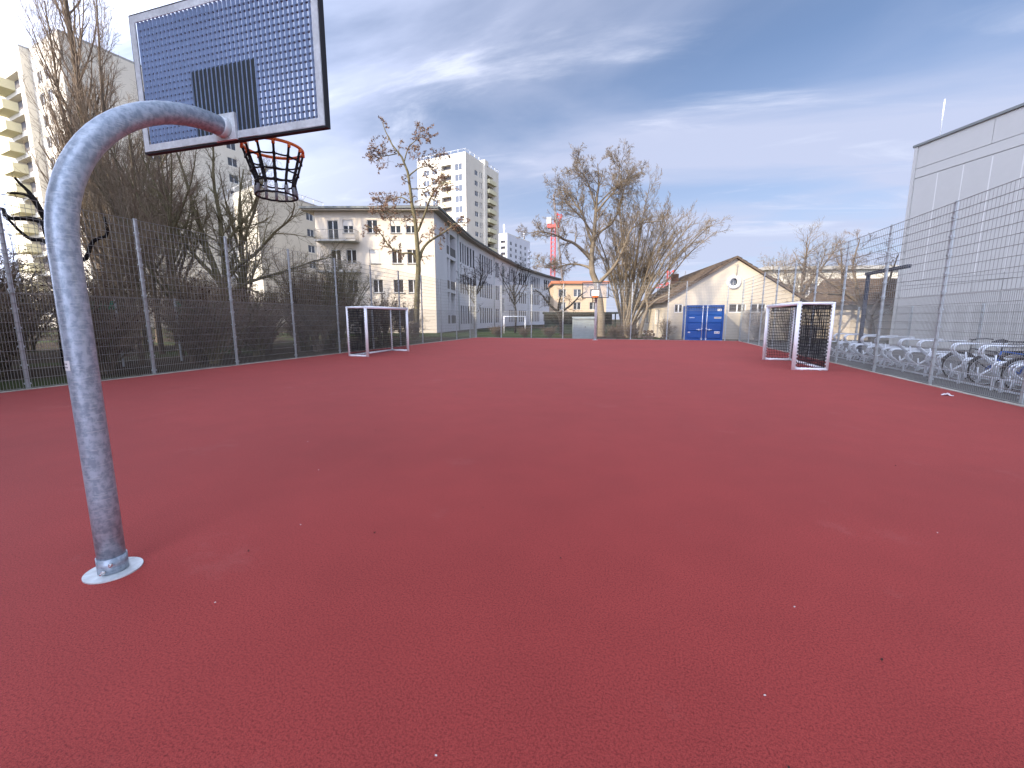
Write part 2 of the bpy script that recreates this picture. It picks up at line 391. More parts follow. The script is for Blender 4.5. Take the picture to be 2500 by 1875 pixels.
def plain(root, pts, z0, z1, m, name='wall'):
    """a wall without openings on faces the picture never shows"""
    b = MB()
    for a, c in zip(pts[:-1], pts[1:]): b.poly([(*a, z0), (*c, z0), (*c, z1), (*a, z1)])
    return b.build(name, m, root)
def cap(root, pts, z0, z1, m, name='roof'):
    b = MB(); n = len(pts)
    b.poly([(*q, z1) for q in pts]); b.poly([(*q, z0) for q in pts][::-1])
    for i in range(n): a, c = pts[i], pts[(i + 1) % n]; b.poly([(*a, z0), (*c, z0), (*c, z1), (*a, z1)])
    return b.build(name, m, root)
def V2(p): return Vector((p[0], p[1]))

# --- curved school building with the cream end wall
sch = thing('school_building', 'long curved white school wing with cream end wall and overhanging roof', 'building', (-20.5, 41.9, 0))
sch_off = Vector((-20.5, 41.9, 0))
class Sub:  # keep world coordinates while parented to an Empty with a location
    pass
def root_at_origin(o):
    return o
sch.location = (0, 0, 0)
EA, EB = (-32.6, 38.3), (-20.83, 41.8)
ef = Face(sch, EA, EB, -.06, 12.35, M['cream'], 'end_wall')
for u0, st in ((2.85, 'shut'), (5.35, 'two'), (7.75, 'shut'), (9.35, 'shut')): ef.window(u0, u0 + 1.08, 10.25, 11.55, st)
ef.window(1.25, 2.35, 9.55, 11.5, 'two')
for u0, st in ((1.45, 'two'), (3.05, 'two'), (5.45, 'closed'), (7.8, 'two'), (9.4, 'two')): ef.window(u0, u0 + 1.05, 7.2 if u0 > 2 else 6.5, 8.6, st, 'glass_brown')
for u0 in (1.45, 3.05, 5.7, 7.85, 9.4): ef.window(u0, u0 + 1.05, 4.2, 5.55, 'two', 'glass_brown')
for u0 in (1.45, 3.05, 5.7, 7.85, 9.4): ef.window(u0, u0 + 1.05, 1.2, 2.5, 'two', 'glass_brown')
ef.finish()
for u0, z in ((2.85, 10.25), (5.35, 10.25), (7.75, 10.25), (9.35, 10.25), (3.05, 7.2), (5.45, 7.2), (7.8, 7.2), (9.4, 7.2), (5.7, 4.2), (7.85, 4.2), (9.4, 4.2)):
    ef.slab('sill', u0 - .06, u0 + 1.14, z - .06, z, 0.003, .1, M['concrete'])
def balcony(face, u0, u1, z, depth, mrail, gap=.13):
    b = face.slab('balcony', u0, u1, z - .16, z, .003, depth, M['concrete'])
    r = MB()
    def bar(p, q, w=.022):
        r.tube([p, q], w, 4)
    zt = z + .95
    for zz in (z + .1, zt):
        bar(face.P(u0 + .05, zz, depth - .05), face.P(u1 - .05, zz, depth - .05)); bar(face.P(u0 + .05, zz, 0), face.P(u0 + .05, zz, depth - .05)); bar(face.P(u1 - .05, zz, 0), face.P(u1 - .05, zz, depth - .05))
    u = u0 + .05
    while u <= u1: bar(face.P(u, z, depth - .05), face.P(u, zt, depth - .05), .014); u += gap
    d = .05
    while d < depth - .08: bar(face.P(u0 + .05, z, d), face.P(u0 + .05, zt, d), .014); bar(face.P(u1 - .05, z, d), face.P(u1 - .05, zt, d), .014); d += gap
    o = r.build('railing', mrail, b); return b
balcony(ef, .3, 4.5, 9.42, 1.25, M['rail_pale']); balcony(ef, .3, 4.5, 6.35, 1.25, M['rail_pale'])
CV = [(-20.83, 41.8), (-22.25, 48.62), (-23.85, 57.74), (-25.26, 74.12), (-26.08, 92.14), (-25.52, 100.28), (-24.71, 111.12), (-22.63, 124.7)]
CS = [0]
for a, b in zip(CV[:-1], CV[1:]): CS.append(CS[-1] + (V2(b) - V2(a)).length)
def face_of(s):
    for i in range(len(CV) - 1):
        if s < CS[i + 1]: return i, s - CS[i]
    return len(CV) - 2, s - CS[-2]
faces = [Face(sch, CV[i], CV[i + 1], -.06, 12.35, M['school_white'], 'long_wall') for i in range(len(CV) - 1)]
ROWS = ((8.9, 11.5), (4.85, 7.35), (.75, 3.25))
def put(s, w, z0, z1, style='bar', gm='glass_school'):
    i, u = face_of(s); f = faces[i]
    u = min(max(u, .12), f.L - w - .12); f.window(u, u + w, z0, z1, style, gm, .10)
groups = [(11.9, 20.3, 6), (22.6, 30.9, 6), (33.0, 35.4, 2), (42.8, 49.6, 5), (51.2, 56.6, 4), (59.4, 67.2, 6), (70.2, 77.6, 5), (78.6, 82.4, 3)]
for a, b, n in groups:
    for k in range(n):
        s = a + (b - a) * (k + .5) / n
        for z0, z1 in ROWS: put(s - .43, .86, z0, z1)
i, u = face_of(38.6); faces[i].window(u - .9, u + .9, 5.9, 11.5, 'four', 'glass_brown', .1); faces[i].window(u - .9, u + .9, 2.6, 5.4, 'four', 'glass_brown', .1)
for z0, z1 in ((9.0, 11.5), (5.0, 8.6), (.9, 4.6)):
    faces[0].hole(5.4, 6.66, z0, z1, 1.3); faces[1].hole(.12, 2.9, z0, z1, 1.3)
    faces[0].slab('parapet', 5.4, 6.66, z0, z0 + 1.0, -.12, -.04, M['rail']); faces[1].slab('parapet', .12, 2.9, z0, z0 + 1.0, -.12, -.04, M['rail'])
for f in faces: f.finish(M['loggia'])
for s in (10.9, 31.9, 57.7):
    i, u = face_of(s); f = faces[i]; b = MB(); b.tube([f.P(u, 0, .09), f.P(u, 12.2, .09)], .07, 8); b.build('downpipe', M['fence_post'], sch)
back = [(p[0] - 12.5, p[1]) for p in CV]
plain(sch, [CV[-1], (CV[-1][0] - 12.5, CV[-1][1]), *back[::-1][1:-1], EA], -.06, 12.35, M['cream'], 'back_wall')
# roof: overhanging eaves slab, gutter edge, then a low slope
ov = [(-33.5, 37.3), (-20.0, 41.15)] + [(p[0] + .85, p[1]) for p in CV[1:]] + [(p[0] - 13.2, p[1]) for p in CV[::-1][:-1]]
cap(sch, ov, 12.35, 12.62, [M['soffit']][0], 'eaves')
b = MB(); n = len(ov)
cx = [((ov[i][0] + ov[-1 - i][0]) / 2, (ov[i][1] + ov[-1 - i][1]) / 2) for i in range(n)]
ovg = [(p[0], p[1]) for p in ov]
for i in range(n):
    a, c = ovg[i], ovg[(i + 1) % n]
    d = Vector((c[0] - a[0], c[1] - a[1], 0)).normalized(); o = Vector((d.y, -d.x, 0))
    b.obox(Vector((a[0], a[1], 12.50)) , Vector((c[0] - a[0], c[1] - a[1], 0)), o * .14, (0, 0, .2))
b.build('gutter', M['roof_edge'], sch)
b = MB(); h = len(ov) // 2
ridge = [((ov[i + 1][0] + (ov[i + 1][0] - 12)) / 2, ov[i + 1][1] + (5 if i == 0 else 0)) for i in range(h - 1)]
for i in range(len(ridge) - 1):
    a, c = ov[i + 1], ov[i + 2]; r0, r1 = ridge[i], ridge[i + 1]
    b.poly([(*a, 12.63), (*c, 12.63), (*r1, 14.4), (*r0, 14.4)])
    b.poly([(a[0] - 13.2, a[1], 12.63), (*r0, 14.4), (*r1, 14.4), (c[0] - 13.2, c[1], 12.63)])
b.poly([(*ov[0], 12.63), (*ov[1], 12.63), (*ridge[0], 14.4)]); b.poly([(*ov[0], 12.63), (*ridge[0], 14.4), (ov[1][0] - 13.2, ov[1][1], 12.63)])
b.build('roof', M['tiles'], sch)
dish = MB(); c0 = Vector((-24.0, 44.5, 13.9)); aim = Vector((.35, -.93, .25)).normalized(); ax = aim.cross(Vector((0, 0, 1))).normalized(); ay = ax.cross(aim)
for q in range(16):
    t0, t1 = q / 16 * 2 * math.pi, (q + 1) / 16 * 2 * math.pi
    for r0, r1 in ((0, .3), (.3, .52)):
        pt = lambda r, t: c0 + (ax * math.cos(t) + ay * math.sin(t)) * r + aim * (r * r * .5)
        dish.poly([pt(r0, t0), pt(r1, t0), pt(r1, t1), pt(r0, t1)] if r0 else [pt(0, 0), pt(r1, t0), pt(r1, t1)], 0, True)
dish.cyl(c0 - aim * .05, c0 + Vector((0, .3, -1.3)), .03, 6); dish.build('satellite_dish', M['satin_grey'], sch)

# --- tower blocks
def far_balcony(root, f, u0, u1, z, depth, h, m):
    b = MB()
    b.obox(f.P(u0, z - .18, .003), f.d * (u1 - u0), f.n * depth, (0, 0, .18))
    b.obox(f.P(u0, z, depth - .1), f.d * (u1 - u0), f.n * .1, (0, 0, h)); b.obox(f.P(u0, z, .003), f.d * .1, f.n * (depth - .1), (0, 0, h)); b.obox(f.P(u1 - .1, z, .003), f.d * .1, f.n * (depth - .1), (0, 0, h))
    return b.build('balcony', m, root)
def roof_rail(root, pts, z, m):
    b = MB()
    for a, c in zip(pts[:-1], pts[1:]):
        L = (V2(c) - V2(a)).length; n = max(2, int(L / 2.6))
        b.tube([(*a, z + .9), (*c, z + .9)], .06, 4)
        for k in range(n + 1):
            t = k / n; b.tube([(a[0] + (c[0] - a[0]) * t, a[1] + (c[1] - a[1]) * t, z), (a[0] + (c[0] - a[0]) * t, a[1] + (c[1] - a[1]) * t, z + .95)], .07, 4)
    return b.build('roof_railing', m, root)
# middle tower
t2 = thing('tower_block', 'tall cream tower block behind the curved school roof', 'building', (-54.1, 131.3, 0)); t2.location = (0, 0, 0)
A, B, C = (-72.74, 134.82), (-54.12, 131.28), (-50.63, 153.28)
D = (A[0] + C[0] - B[0], A[1] + C[1] - B[1]); H2 = 52.3
fl = Face(t2, A, B, -.06, H2, M['tower'], 'front_wall'); fr = Face(t2, B, C, -.06, H2, M['tower'], 'side_wall'); PT = 3.18
for k in range(16):
    z = H2 - 4.6 - k * PT
    if z < 1: break
    fl.window(14.9, 17.6, z - .2, z + 1.75, 'two'); fl.window(2.6, 4.8, z - .2, z + 1.5, 'two'); fl.window(6.0, 8.0, z - .2, z + 1.5, 'two')
    fl.hole(9.6, 13.5, z - .75, z + 1.95, 1.4); fl.slab('parapet', 9.6, 13.5, z - .75, z + .35, -.02, .12, M['tower_yellow'])
    fr.window(5.5, 7.6, z - .3, z + 1.2, 'two'); fr.window(8.7, 9.3, z - .3, z + 1.5, 'one'); fr.window(9.8, 10.4, z - .3, z + 1.5, 'one'); fr.window(19.4, 20.9, z - .3, z + 1.2, 'two')
    fr.hole(13.2, 18.2, z - .75, z + 1.95, 1.2); far_balcony(t2, fr, 13.2, 18.4, z - .72, 1.25, 1.15, M['tower_yellow'])
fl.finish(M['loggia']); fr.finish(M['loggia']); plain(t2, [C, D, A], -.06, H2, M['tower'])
fr.slab('stair_strip', 11.1, 12.6, -.06, H2 - .2, .003, .7, M['tower'])
cap(t2, [A, B, C, D], H2, H2 + .25, M['tower'], 'roof'); roof_rail(t2, [A, B, C, D], H2 + .25, M['white'])
b = MB(); q = fr.P(12, H2, -2.2); b.obox(q, fr.d * 2.4, fr.n * 2.4, (0, 0, 1.6)); b.build('lift_housing', M['tower'], t2)
# small far tower
t3 = thing('tower_block', 'small distant white tower with dark windows next to the tall cream tower', 'building'); H3 = 43.4
A, B, C = (-76.5, 214.6), (-65.63, 211.89), (-61.0, 240.0); D = (A[0] + C[0] - B[0], A[1] + C[1] - B[1])
fl = Face(t3, A, B, -.06, H3, M['school_white'], 'front_wall'); fr = Face(t3, B, C, -.06, H3, M['school_white'], 'side_wall')
for k in range(9):
    z = H3 - 5.0 - k * 2.96
    for u in (1.2, 4.2): fl.window(u, u + 1.9, z, z + 1.6, 'two')
    fl.hole(7.2, 10.2, z - .6, z + 1.9, 1.2); fl.slab('parapet', 7.2, 10.6, z - .7, z + .3, .003, .5, M['school_white'])
    for u in (3.2, 9.2, 15.2, 21.2): fr.window(u, u + 2.4, z, z + 1.7, 'two')
    fr.slab('balcony', 25.6, 28.2, z - .7, z + .35, .003, 1.0, M['school_white'])
fl.finish(M['loggia']); fr.finish(M['loggia']); plain(t3, [C, D, A], -.06, H3, M['school_white']); cap(t3, [A, B, C, D], H3, H3 + .3, M['tower'], 'roof')
b = MB(); b.cyl((-68.5, 216, H3), (-68.5, 216, H3 + 5.5), .18, 6); b.box(-68.9, -68.1, 215.8, 216.2, H3 + 2.5, H3 + 5); b.build('antenna', M['white'], t3)
b = MB(); b.cyl((-62.6, 233, H3), (-62.6, 233, H3 + 4.5), .15, 6); b.build('antenna', M['white'], t3)
# left tower with yellow balconies
t1 = thing('tower_block', 'tall cream tower block with yellow balconies behind the bare poplar', 'building'); H1 = 42.0
A, B = (-105.5, 50.67), (-81.52, 46.44); d = Vector((B[0] - A[0], B[1] - A[1], 0)).normalized(); nn = Vector((-d.y, d.x, 0))
C = (B[0] + nn.x * 27, B[1] + nn.y * 27); D = (A[0] + nn.x * 27, A[1] + nn.y * 27)
fl = Face(t1, A, B, -.06, H1, M['tower'], 'front_wall'); fr = Face(t1, B, C, -.06, H1, M['tower'], 'side_wall'); L1 = fl.L
P0, P1 = fl.P(0, 0, 1.1), fl.P(L1 - 10.2, 0, 1.1)          # the left part of the front stands forward
fb = Face(t1, (P0.x, P0.y), (P1.x, P1.y), -.06, H1 + .15, M['tower'], 'projecting_wall')
for k in range(13):
    z = 36.95 - k * 3.06
    if z < 1: break
    fl.window(L1 - 8.7, L1 - 7.0, z, z + 1.65, 'two', 'glass_brown'); fl.window(L1 - 5.9, L1 - 4.3, z, z + 1.65, 'two', 'glass_brown')
    fb.hole(L1 - 17.2, L1 - 11.8, z - .1, z + 2.2, 1.0); far_balcony(t1, fb, L1 - 18.2, L1 - 13.6, z - .1, 1.7, 1.15, M['tower_yellow'])
    fr.window(9.0, 11.2, z, z + 1.5, 'two'); fr.window(22.5, 24.3, z, z + 1.5, 'two')
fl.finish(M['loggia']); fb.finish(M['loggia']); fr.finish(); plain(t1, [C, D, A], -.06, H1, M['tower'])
Q1 = fl.P(L1 - 10.2, 0, 0); plain(t1, [(P1.x, P1.y), (Q1.x, Q1.y)], -.06, H1 + .15, M['tower'], 'return_wall')
cap(t1, [(P0.x, P0.y), (P1.x, P1.y), (Q1.x, Q1.y), A], H1 + .15, H1 + .4, M['concrete'], 'bay_roof')
cap(t1, [A, B, C, D], H1, H1 + .35, M['concrete'], 'roof')
# pale block glimpsed between the trees
t4 = thing('apartment_block', 'pale apartment block glimpsed through the bare trees beside the school', 'building'); H4 = 23.2
A, B, C = (-80.0, 66.2), (-62.3, 59.7), (-62.0, 75.5); D = (A[0] + C[0] - B[0], A[1] + C[1] - B[1])
fl = Face(t4, A, B, -.06, H4, M['pale_block'], 'front_wall'); fr = Face(t4, B, C, -.06, H4, M['pale_block'], 'side_wall')
for k in range(7):
    z = H4 - 3.0 - k * 3.0
    for u in (2, 6): fl.window(u, u + 1.7, z, z + 1.5, 'two', 'glass_brown')
    for u in (11,): fr.window(u, u + 1.8, z, z + 1.4, 'two')
fl.finish(); fr.finish(); plain(t4, [C, D, A], -.06, H4, M['pale_block']); cap(t4, [A, B, C, D], H4, H4 + .3, M['concrete'], 'roof')
roof_rail(t4, [A, B, C], H4 + .3, M['white'])

# --- grey clad hall on the right
gh = thing('sports_hall', 'large grey metal clad hall beside the bicycle racks', 'building')
GA = Vector((14.1, 30.3)); gd = Vector((.371, -.929)).normalized(); GB = GA + gd * 30
GH = 10.87
gf = Face(gh, tuple(GA), tuple(GB), -.06, GH, M['joint_dark'], 'core_wall')
gf.finish()
nrm = gf.n
def panel(u0, u1, z0, z1, nm='panel', th=.05, m=None):
    gf.slab(nm, u0, u1, z0, z1, .003, th, m or M['cladding'])
u = .14; k = 0
while u < 29.5:
    panel(u, u + 1.185, 3.57, 9.07); panel(u, u + 1.185, -.06, 3.32); u += 1.2
u = 0
while u < 30: panel(u + (.0 if u else 0), min(u + 3.585, 29.99), 9.6, GH - .12); u += 3.6
panel(0, 29.99, 9.10, 9.57, 'band', .06); panel(0, 29.99, 3.34, 3.55, 'band', .06)
gf.slab('parapet_cap', -.12, 30, GH - .12, GH, -.3, .14, M['roof_edge'])
gf.slab('corner_trim', -.05, .13, -.06, GH - .125, .003, .1, M['cladding'])
gf.slab('entrance_canopy', 15.0, 20.0, 3.0, 3.3, .1, 2.2, M['joint_dark'])
for u in (.07 + 1.2 * i for i in range(1, 25)): gf.slab('joint_strip', u + .045, u + .095, 3.62, 9.02, .003, .058, M['cladding_joint'])
plain(gh, [tuple(GB), (GB.x + 20, GB.y + 8), (GA.x + 20, GA.y + 8), tuple(GA)], -.06, GH, M['cladding'], 'other_wall')
cap(gh, [tuple(GA), tuple(GB), (GB.x + 20, GB.y + 8), (GA.x + 20, GA.y + 8)], GH - .2, GH - .1, M['concrete'], 'roof')
b = MB(); q = gf.P(.9, GH, -.25); b.cyl(q, q + Vector((0, 0, 1.9)), .03, 6); b.build('lightning_rod', M['white'], gh)

# --- gabled building behind the far fence
gb = thing('gabled_building', 'cream gabled building with round window behind the blue container', 'building')
N0 = Vector((1.95, 35.0)); sd = Vector((-.156, .988)).normalized(); ad = Vector((.988, .156)).normalized(); GWd, GLn, EH, RH = 9.28, 15.0, 2.97, 5.88
F0, F1 = N0, N0 + ad * GWd; B0, B1 = N0 + sd * GLn, N0 + sd * GLn + ad * GWd; FM = N0 + ad * GWd / 2; BM = FM + sd * GLn
gface = Face(gb, tuple(F0), tuple(F1), -.06, EH, M['gable'], 'front_wall')
for u0, u1 in ((.5, 1.1), (4.4, 5.6), (5.9, 7.0), (7.4, 8.6)): gface.window(u0, u1, 1.95, 2.6, 'two', 'glass_brown', .1)
gface.finish()
# gable triangle with a round opening
b = MB(); cu, czr, rr = GWd * .497, 4.16, .36
ring = [(cu + rr * math.cos(t), czr + rr * math.sin(t)) for t in [2 * math.pi * k / 24 for k in range(24)]]
def edge_pt(t):   # where a ray from the window centre meets the gable outline
    dx_, dz_ = math.cos(t), math.sin(t); best = 1e9
    if dz_ < 0: best = min(best, (EH - czr) / dz_)
    sl_ = (RH - EH) / (GWd / 2)
    for sgn in (1, -1):   # z = EH + sl*u  and z = EH + sl*(W-u)
        den = dz_ - sgn * sl_ * dx_; num = (EH + (sl_ * cu if sgn > 0 else sl_ * (GWd - cu))) - czr
        if abs(den) > 1e-6:
            k = num / den
            if k > 0: best = min(best, k)
    return (cu + dx_ * best, czr + dz_ * best)
ang = sorted([2 * math.pi * k / 24 for k in range(24)] + [math.atan2(z - czr, u - cu) % (2 * math.pi) for u, z in ((0, EH), (GWd, EH), (GWd / 2, RH))])
for t0, t1 in zip(ang, ang[1:] + [ang[0] + 2 * math.pi]):
    e0, e1 = edge_pt(t0), edge_pt(t1); i0 = (cu + rr * math.cos(t0), czr + rr * math.sin(t0)); i1 = (cu + rr * math.cos(t1), czr + rr * math.sin(t1))
    b.poly([gface.P(*i0), gface.P(*e0), gface.P(*e1), gface.P(*i1)])
    b.poly([gface.P(*i1), gface.P(*i1, -.2), gface.P(*i0, -.2), gface.P(*i0)])
b.build('gable_wall', M['gable'], gb)
rw = MB(); rw.tube([gface.P(cu + (rr + .02) * math.cos(t), czr + (rr + .02) * math.sin(t), .03) for t in [2 * math.pi * k / 24 for k in range(24)]], .13, 6, closed=True)
w = rw.build('round_window', M['white'], gb)
gl = MB(); gl.poly([gface.P(cu + rr * math.cos(t), czr + rr * math.sin(t), -.12) for t in [2 * math.pi * k / 24 for k in range(24)]])
gl.obox(gface.P(cu - .008, czr - rr, -.115), gface.d * .016, gface.n * .02, (0, 0, 2 * rr), 1)
gl.build('pane', [M['glass'], M['frame_white']], w)
side = Face(gb, tuple(B0), tuple(F0), -.06, EH, M['gable'], 'side_wall')
for u0 in (2.2, 6.2, 10.2): side.window(u0, u0 + 1.0, 1.0, 2.3, 'two', 'glass_brown', .1)
side.finish(); plain(gb, [tuple(F1), tuple(B1), tuple(B0)], -.06, EH, M['gable'], 'back_wall')
def roof_side(E0, E1, M0, M1, out):
    b = MB(); o3 = Vector((out.x, out.y, 0)) * .45; fo = Vector((-sd.x, -sd.y, 0)) * .25
    e0 = Vector((E0.x, E0.y, EH)) + o3 + Vector((0, 0, -.27)) + fo; e1 = Vector((E1.x, E1.y, EH)) + o3 + Vector((0, 0, -.27)) - fo
    r0 = Vector((M0.x, M0.y, RH)) + fo; r1 = Vector((M1.x, M1.y, RH)) - fo
    up = Vector((0, 0, .16)); rows = 14
    for k in range(rows):   # overlapping tile courses
        a0 = e0.lerp(r0, k / rows); a1 = e1.lerp(r1, k / rows); c0 = e0.lerp(r0, (k + 1) / rows); c1 = e1.lerp(r1, (k + 1) / rows)
        b.poly([a0 + up + Vector((0, 0, .05)), a1 + up + Vector((0, 0, .05)), c1 + up, c0 + up]); b.poly([a0 + up, a1 + up, a1 + up + Vector((0, 0, .05)), a0 + up + Vector((0, 0, .05))])
    b.poly([e0, r0, r1, e1]); b.poly([e0, e1, e1 + up, e0 + up]); b.poly([e0, e0 + up, r0 + up, r0]); b.poly([e1, r1, r1 + up, e1 + up])
    return b.build('roof', M['tiles'], gb)
roof_side(F0, B0, FM, BM, -ad); roof_side(F1, B1, FM, BM, ad)
b = MB(); c = N0 + sd * 11.5 + ad * 3.0; b.box(c.x - .35, c.x + .35, c.y - .35, c.y + .35, 4.0, 5.9); b.build('chimney', M['brick_red'], gb)
b = MB(); q = gface.P(cu + .1, 4.6, .12); b.cyl(q, q + Vector((0, 0, .85)), .025, 6); b.cyl(q + Vector((-.1, -.02, .8)), q + Vector((.1, .02, .8)), .02, 6); b.build('wall_bracket', M['rail_pale'], gb)

# --- other low buildings far off
ob = thing('apricot_house', 'apricot house with orange roof edge beyond the black framed basketball board', 'building')
A, B, C = (-14.5, 74), (-5.8, 76.6), (-8.5, 86); D = (-17.2, 83.4)
f1 = Face(ob, A, B, -.06, 7.4, M['orange_house'], 'front_wall')
for z in (.9, 3.0, 5.2):
    for u in (.8, 3.4, 6.2): f1.window(u, u + 1.3, z, z + 1.3, 'two')
f1.finish(); plain(ob, [B, C, D, A], -.06, 7.4, M['orange_house']); cap(ob, [(-14.9, 73.5), (-5.3, 76.3), (-8.2, 86.4), (-17.6, 83.7)], 7.4, 7.85, M['orange_trim'], 'roof')
lb = thing('low_building', 'low white building with flat roof seen through the fence beside the gable', 'building')
A, B = (14.5, 60), (44, 66); f1 = Face(lb, A, B, -.06, 7.3, M['low_white'], 'front_wall')
for z in (1.0, 4.3):
    for k in range(9): f1.window(1 + k * 3.2, 2.9 + k * 3.2, z, z + 1.4, 'two')
f1.finish(); plain(lb, [B, (42, 76), (12.5, 70), A], -.06, 7.3, M['low_white']); cap(lb, [(14.2, 59.4), (44.5, 65.5), (42.3, 76.6), (12.1, 70.5)], 7.3, 7.7, M['concrete'], 'roof')
sb = thing('tiled_shed', 'low shed with brown tiled roof between the gable and the grey hall', 'shed')
A, B = (14.6, 37.0), (24.0, 39.5); f1 = Face(sb, A, B, -.06, 2.55, M['cream'], 'front_wall'); f1.window(3.6, 4.8, .9, 1.9, 'two'); f1.finish()
plain(sb, [B, (22.6, 45), (13.2, 42.5), A], -.06, 2.55, M['cream'])
b = MB(); 
def lerp(a, c, t): return Vector(a).lerp(Vector(c), t)
e0, e1, r0, r1 = (14.2, 36.4, 2.45), (24.4, 39.0, 2.45), (13.7, 39.8, 4.6), (23.7, 42.4, 4.6)
for k in range(12):
    a0, a1, c0_, c1_ = lerp(e0, r0, k / 12), lerp(e1, r1, k / 12), lerp(e0, r0, (k + 1) / 12), lerp(e1, r1, (k + 1) / 12); z5 = Vector((0, 0, .05))
    b.poly([a0 + z5, a1 + z5, c1_, c0_]); b.poly([a0, a1, a1 + z5, a0 + z5])
b.poly([r0, r1, (22.9, 45.6, 2.45), (12.9, 43.1, 2.45)]); b.poly([e0, r0, (12.9, 43.1, 2.45)]); b.poly([e1, (22.9, 45.6, 2.45), r1]); b.poly([e0, (12.9, 43.1, 2.45), (22.9, 45.6, 2.45), e1])
b.build('roof', M['tiles'], sb)
cp = thing('carport', 'low dark green open carport beyond the grey metal cabinet', 'shed', (-9.6, 44.5, 0), R(12))
b = MB(); b.box(-.3, 7.6, -.3, 3.6, 2.0, 2.16); b.build('roof', M['carport'], cp)
for x in (0, 2.4, 4.9, 7.2): b = MB(); b.box(x, x + .12, 0, .12, -.06, 2.0); b.build('post', M['carport'], cp)
b = MB(); b.box(-.1, 7.4, 3.2, 3.3, -.06, 2.0); b.build('back_wall', M['carport'], cp)
b = MB(); b.box(-.1, 7.4, .02, .08, -.06, .9); b.build('front_boards', M['carport'], cp)

# --- unseen blocks added behind the camera, shaped to shade court and hall
shade_slab = thing('apartment_block', 'long unseen block added as shade caster, joined to the tower opposite the blue container', 'building')
f1 = Face(shade_slab, (-18.8, -14), (-46, -14), -.06, 29.6, M['tower'], 'front_wall')
for k in range(9):
    for j in range(7): f1.window(1.2 + j * 3.8, 3.2 + j * 3.8, 1.2 + k * 3.1, 2.7 + k * 3.1, 'two')
f1.finish(); plain(shade_slab, [(-46, -14), (-46, -26), (-18.8, -26)], -.06, 29.6, M['tower'], 'back_wall'); cap(shade_slab, [(-46, -26), (-18.8, -26), (-18.8, -14), (-46, -14)], 29.6, 29.9, M['concrete'], 'roof')
shade_tower = thing('tower_block', 'tall unseen tower added as shade caster at the end of the court opposite the blue container', 'building')  # added out of view, sized to shade the grey hall wall
f1 = Face(shade_tower, (-4, -14), (-18.7, -14), -.06, 38.5, M['tower'], 'front_wall')
for k in range(12):
    for j in range(3): f1.window(1.2 + j * 3.8, 3.2 + j * 3.8, 1.2 + k * 3.1, 2.7 + k * 3.1, 'two')
f1.finish(); plain(shade_tower, [(-18.7, -14), (-18.7, -28), (-4, -28), (-4, -14)], -.06, 38.5, M['tower'], 'back_wall'); cap(shade_tower, [(-18.7, -28), (-4, -28), (-4, -14), (-18.7, -14)], 38.5, 38.8, M['concrete'], 'roof')

# ------------------------------------------------------------------ cranes
def lattice(b, p0, p1, w, n, t):
    p0, p1 = Vector(p0), Vector(p1); d = (p1 - p0); L = d.length; d.normalize()
    a = Vector((0, 0, 1)) if abs(d.z) < .9 else Vector((1, 0, 0)); a = (a - d * a.dot(d)).normalized(); c = d.cross(a)
    cs = [(a * i + c * j) * w / 2 for i, j in ((1, 1), (-1, 1), (-1, -1), (1, -1))]
    for q in cs: b.tube([p0 + q, p1 + q], t, 4)
    for k in range(n):
        for q in range(4):
            s0 = p0 + d * L * k / n + cs[q]; s1 = p0 + d * L * (k + 1) / n + cs[(q + 1) % 4]
            b.tube([s0, s1], t * .7, 3)
cr = thing('tower_crane', 'red lattice tower crane behind the bare trees', 'crane', (-29.4, 147.7, 0))
b = MB(); lattice(b, (0, 0, 0), (0, 0, 33), 1.35, 24, .10); b.build('mast', M['crane_red'], cr)
b = MB(); b.box(-2.2, -.7, -.8, .8, 33.0, 35.0); b.build('cab', M['shutter'], cr)
b = MB(); b.box(-2.0, 2.0, -1.0, 1.0, 31.6, 32.6); b.build('slewing_ring', M['crane_red'], cr)
b = MB(); lattice(b, (1, 0, 33), (2.2, 0, 36), 1.5, 3, .14); b.build('jib_foot', M['crane_red'], cr)
cr = thing('mobile_crane_boom', 'thin grey crane boom leaning against the sky beside the red crane', 'crane', (-14.6, 89.5, 0))
b = MB(); b.tube([(0, 0, 0), (-1.0, -.25, 8.5), (-3.14, -.88, 26)], [.27, .23, .18], 4); b.build('boom', M['crane_grey'], cr)
b = MB(); b.box(-.9, 1.6, -1, 1, 0, 2.2); b.build('carrier', M['crane_grey'], cr)
cr = thing('tower_crane', 'small red crane mast peeping over the gabled roof by its chimney', 'crane', (7.3, 127.4, 0))
b = MB(); lattice(b, (0, 0, 0), (0, 0, 14.5), 1.5, 10, .16); b.build('mast', M['crane_red'], cr)
b = MB(); lattice(b, (-3.5, -1, 10.2), (2.5, .7, 10.8), .8, 6, .1); b.build('jib', M['crane_red'], cr)

# ------------------------------------------------------------------ mesh fences
def wire_panel(L, z0, z1, sp, hs=.2, v=.0028, h=.0036):
    b = MB(); n = int(round(L / sp))
    for k in range(n + 1):
        x = L * k / n; b.box(x - v, x + v, -v, v, z0, z1)
    nz = int(round((z1 - z0) / hs))
    for k in range(nz + 1):
        z = z0 + (z1 - z0) * k / nz
        for s in (-1, 1): b.box(0, L, s * .0085 - h, s * .0085 + h, z - h, z + h)
    return b.mesh('mesh_panel', M['fence_wire'])
def post_mesh(H, w=.032, d=.024):
    b = MB(); b.box(-w, w, -d, d, -.06, H)
    b.box(-w - .003, w + .003, -d - .003, d + .003, H, H + .012)
    z = .1
    while z < H:   # clamps that hold the mats
        b.box(-w - .012, -w - .0005, -d - .012, d + .02, z, z + .035); b.box(w + .0005, w + .012, -d - .012, d + .02, z, z + .035); b.box(-w + .01, w - .01, d + .0005, d + .012, z, z + .035); z += .4
    return b.mesh('post', M['fence_post'])
BAY = 2.54
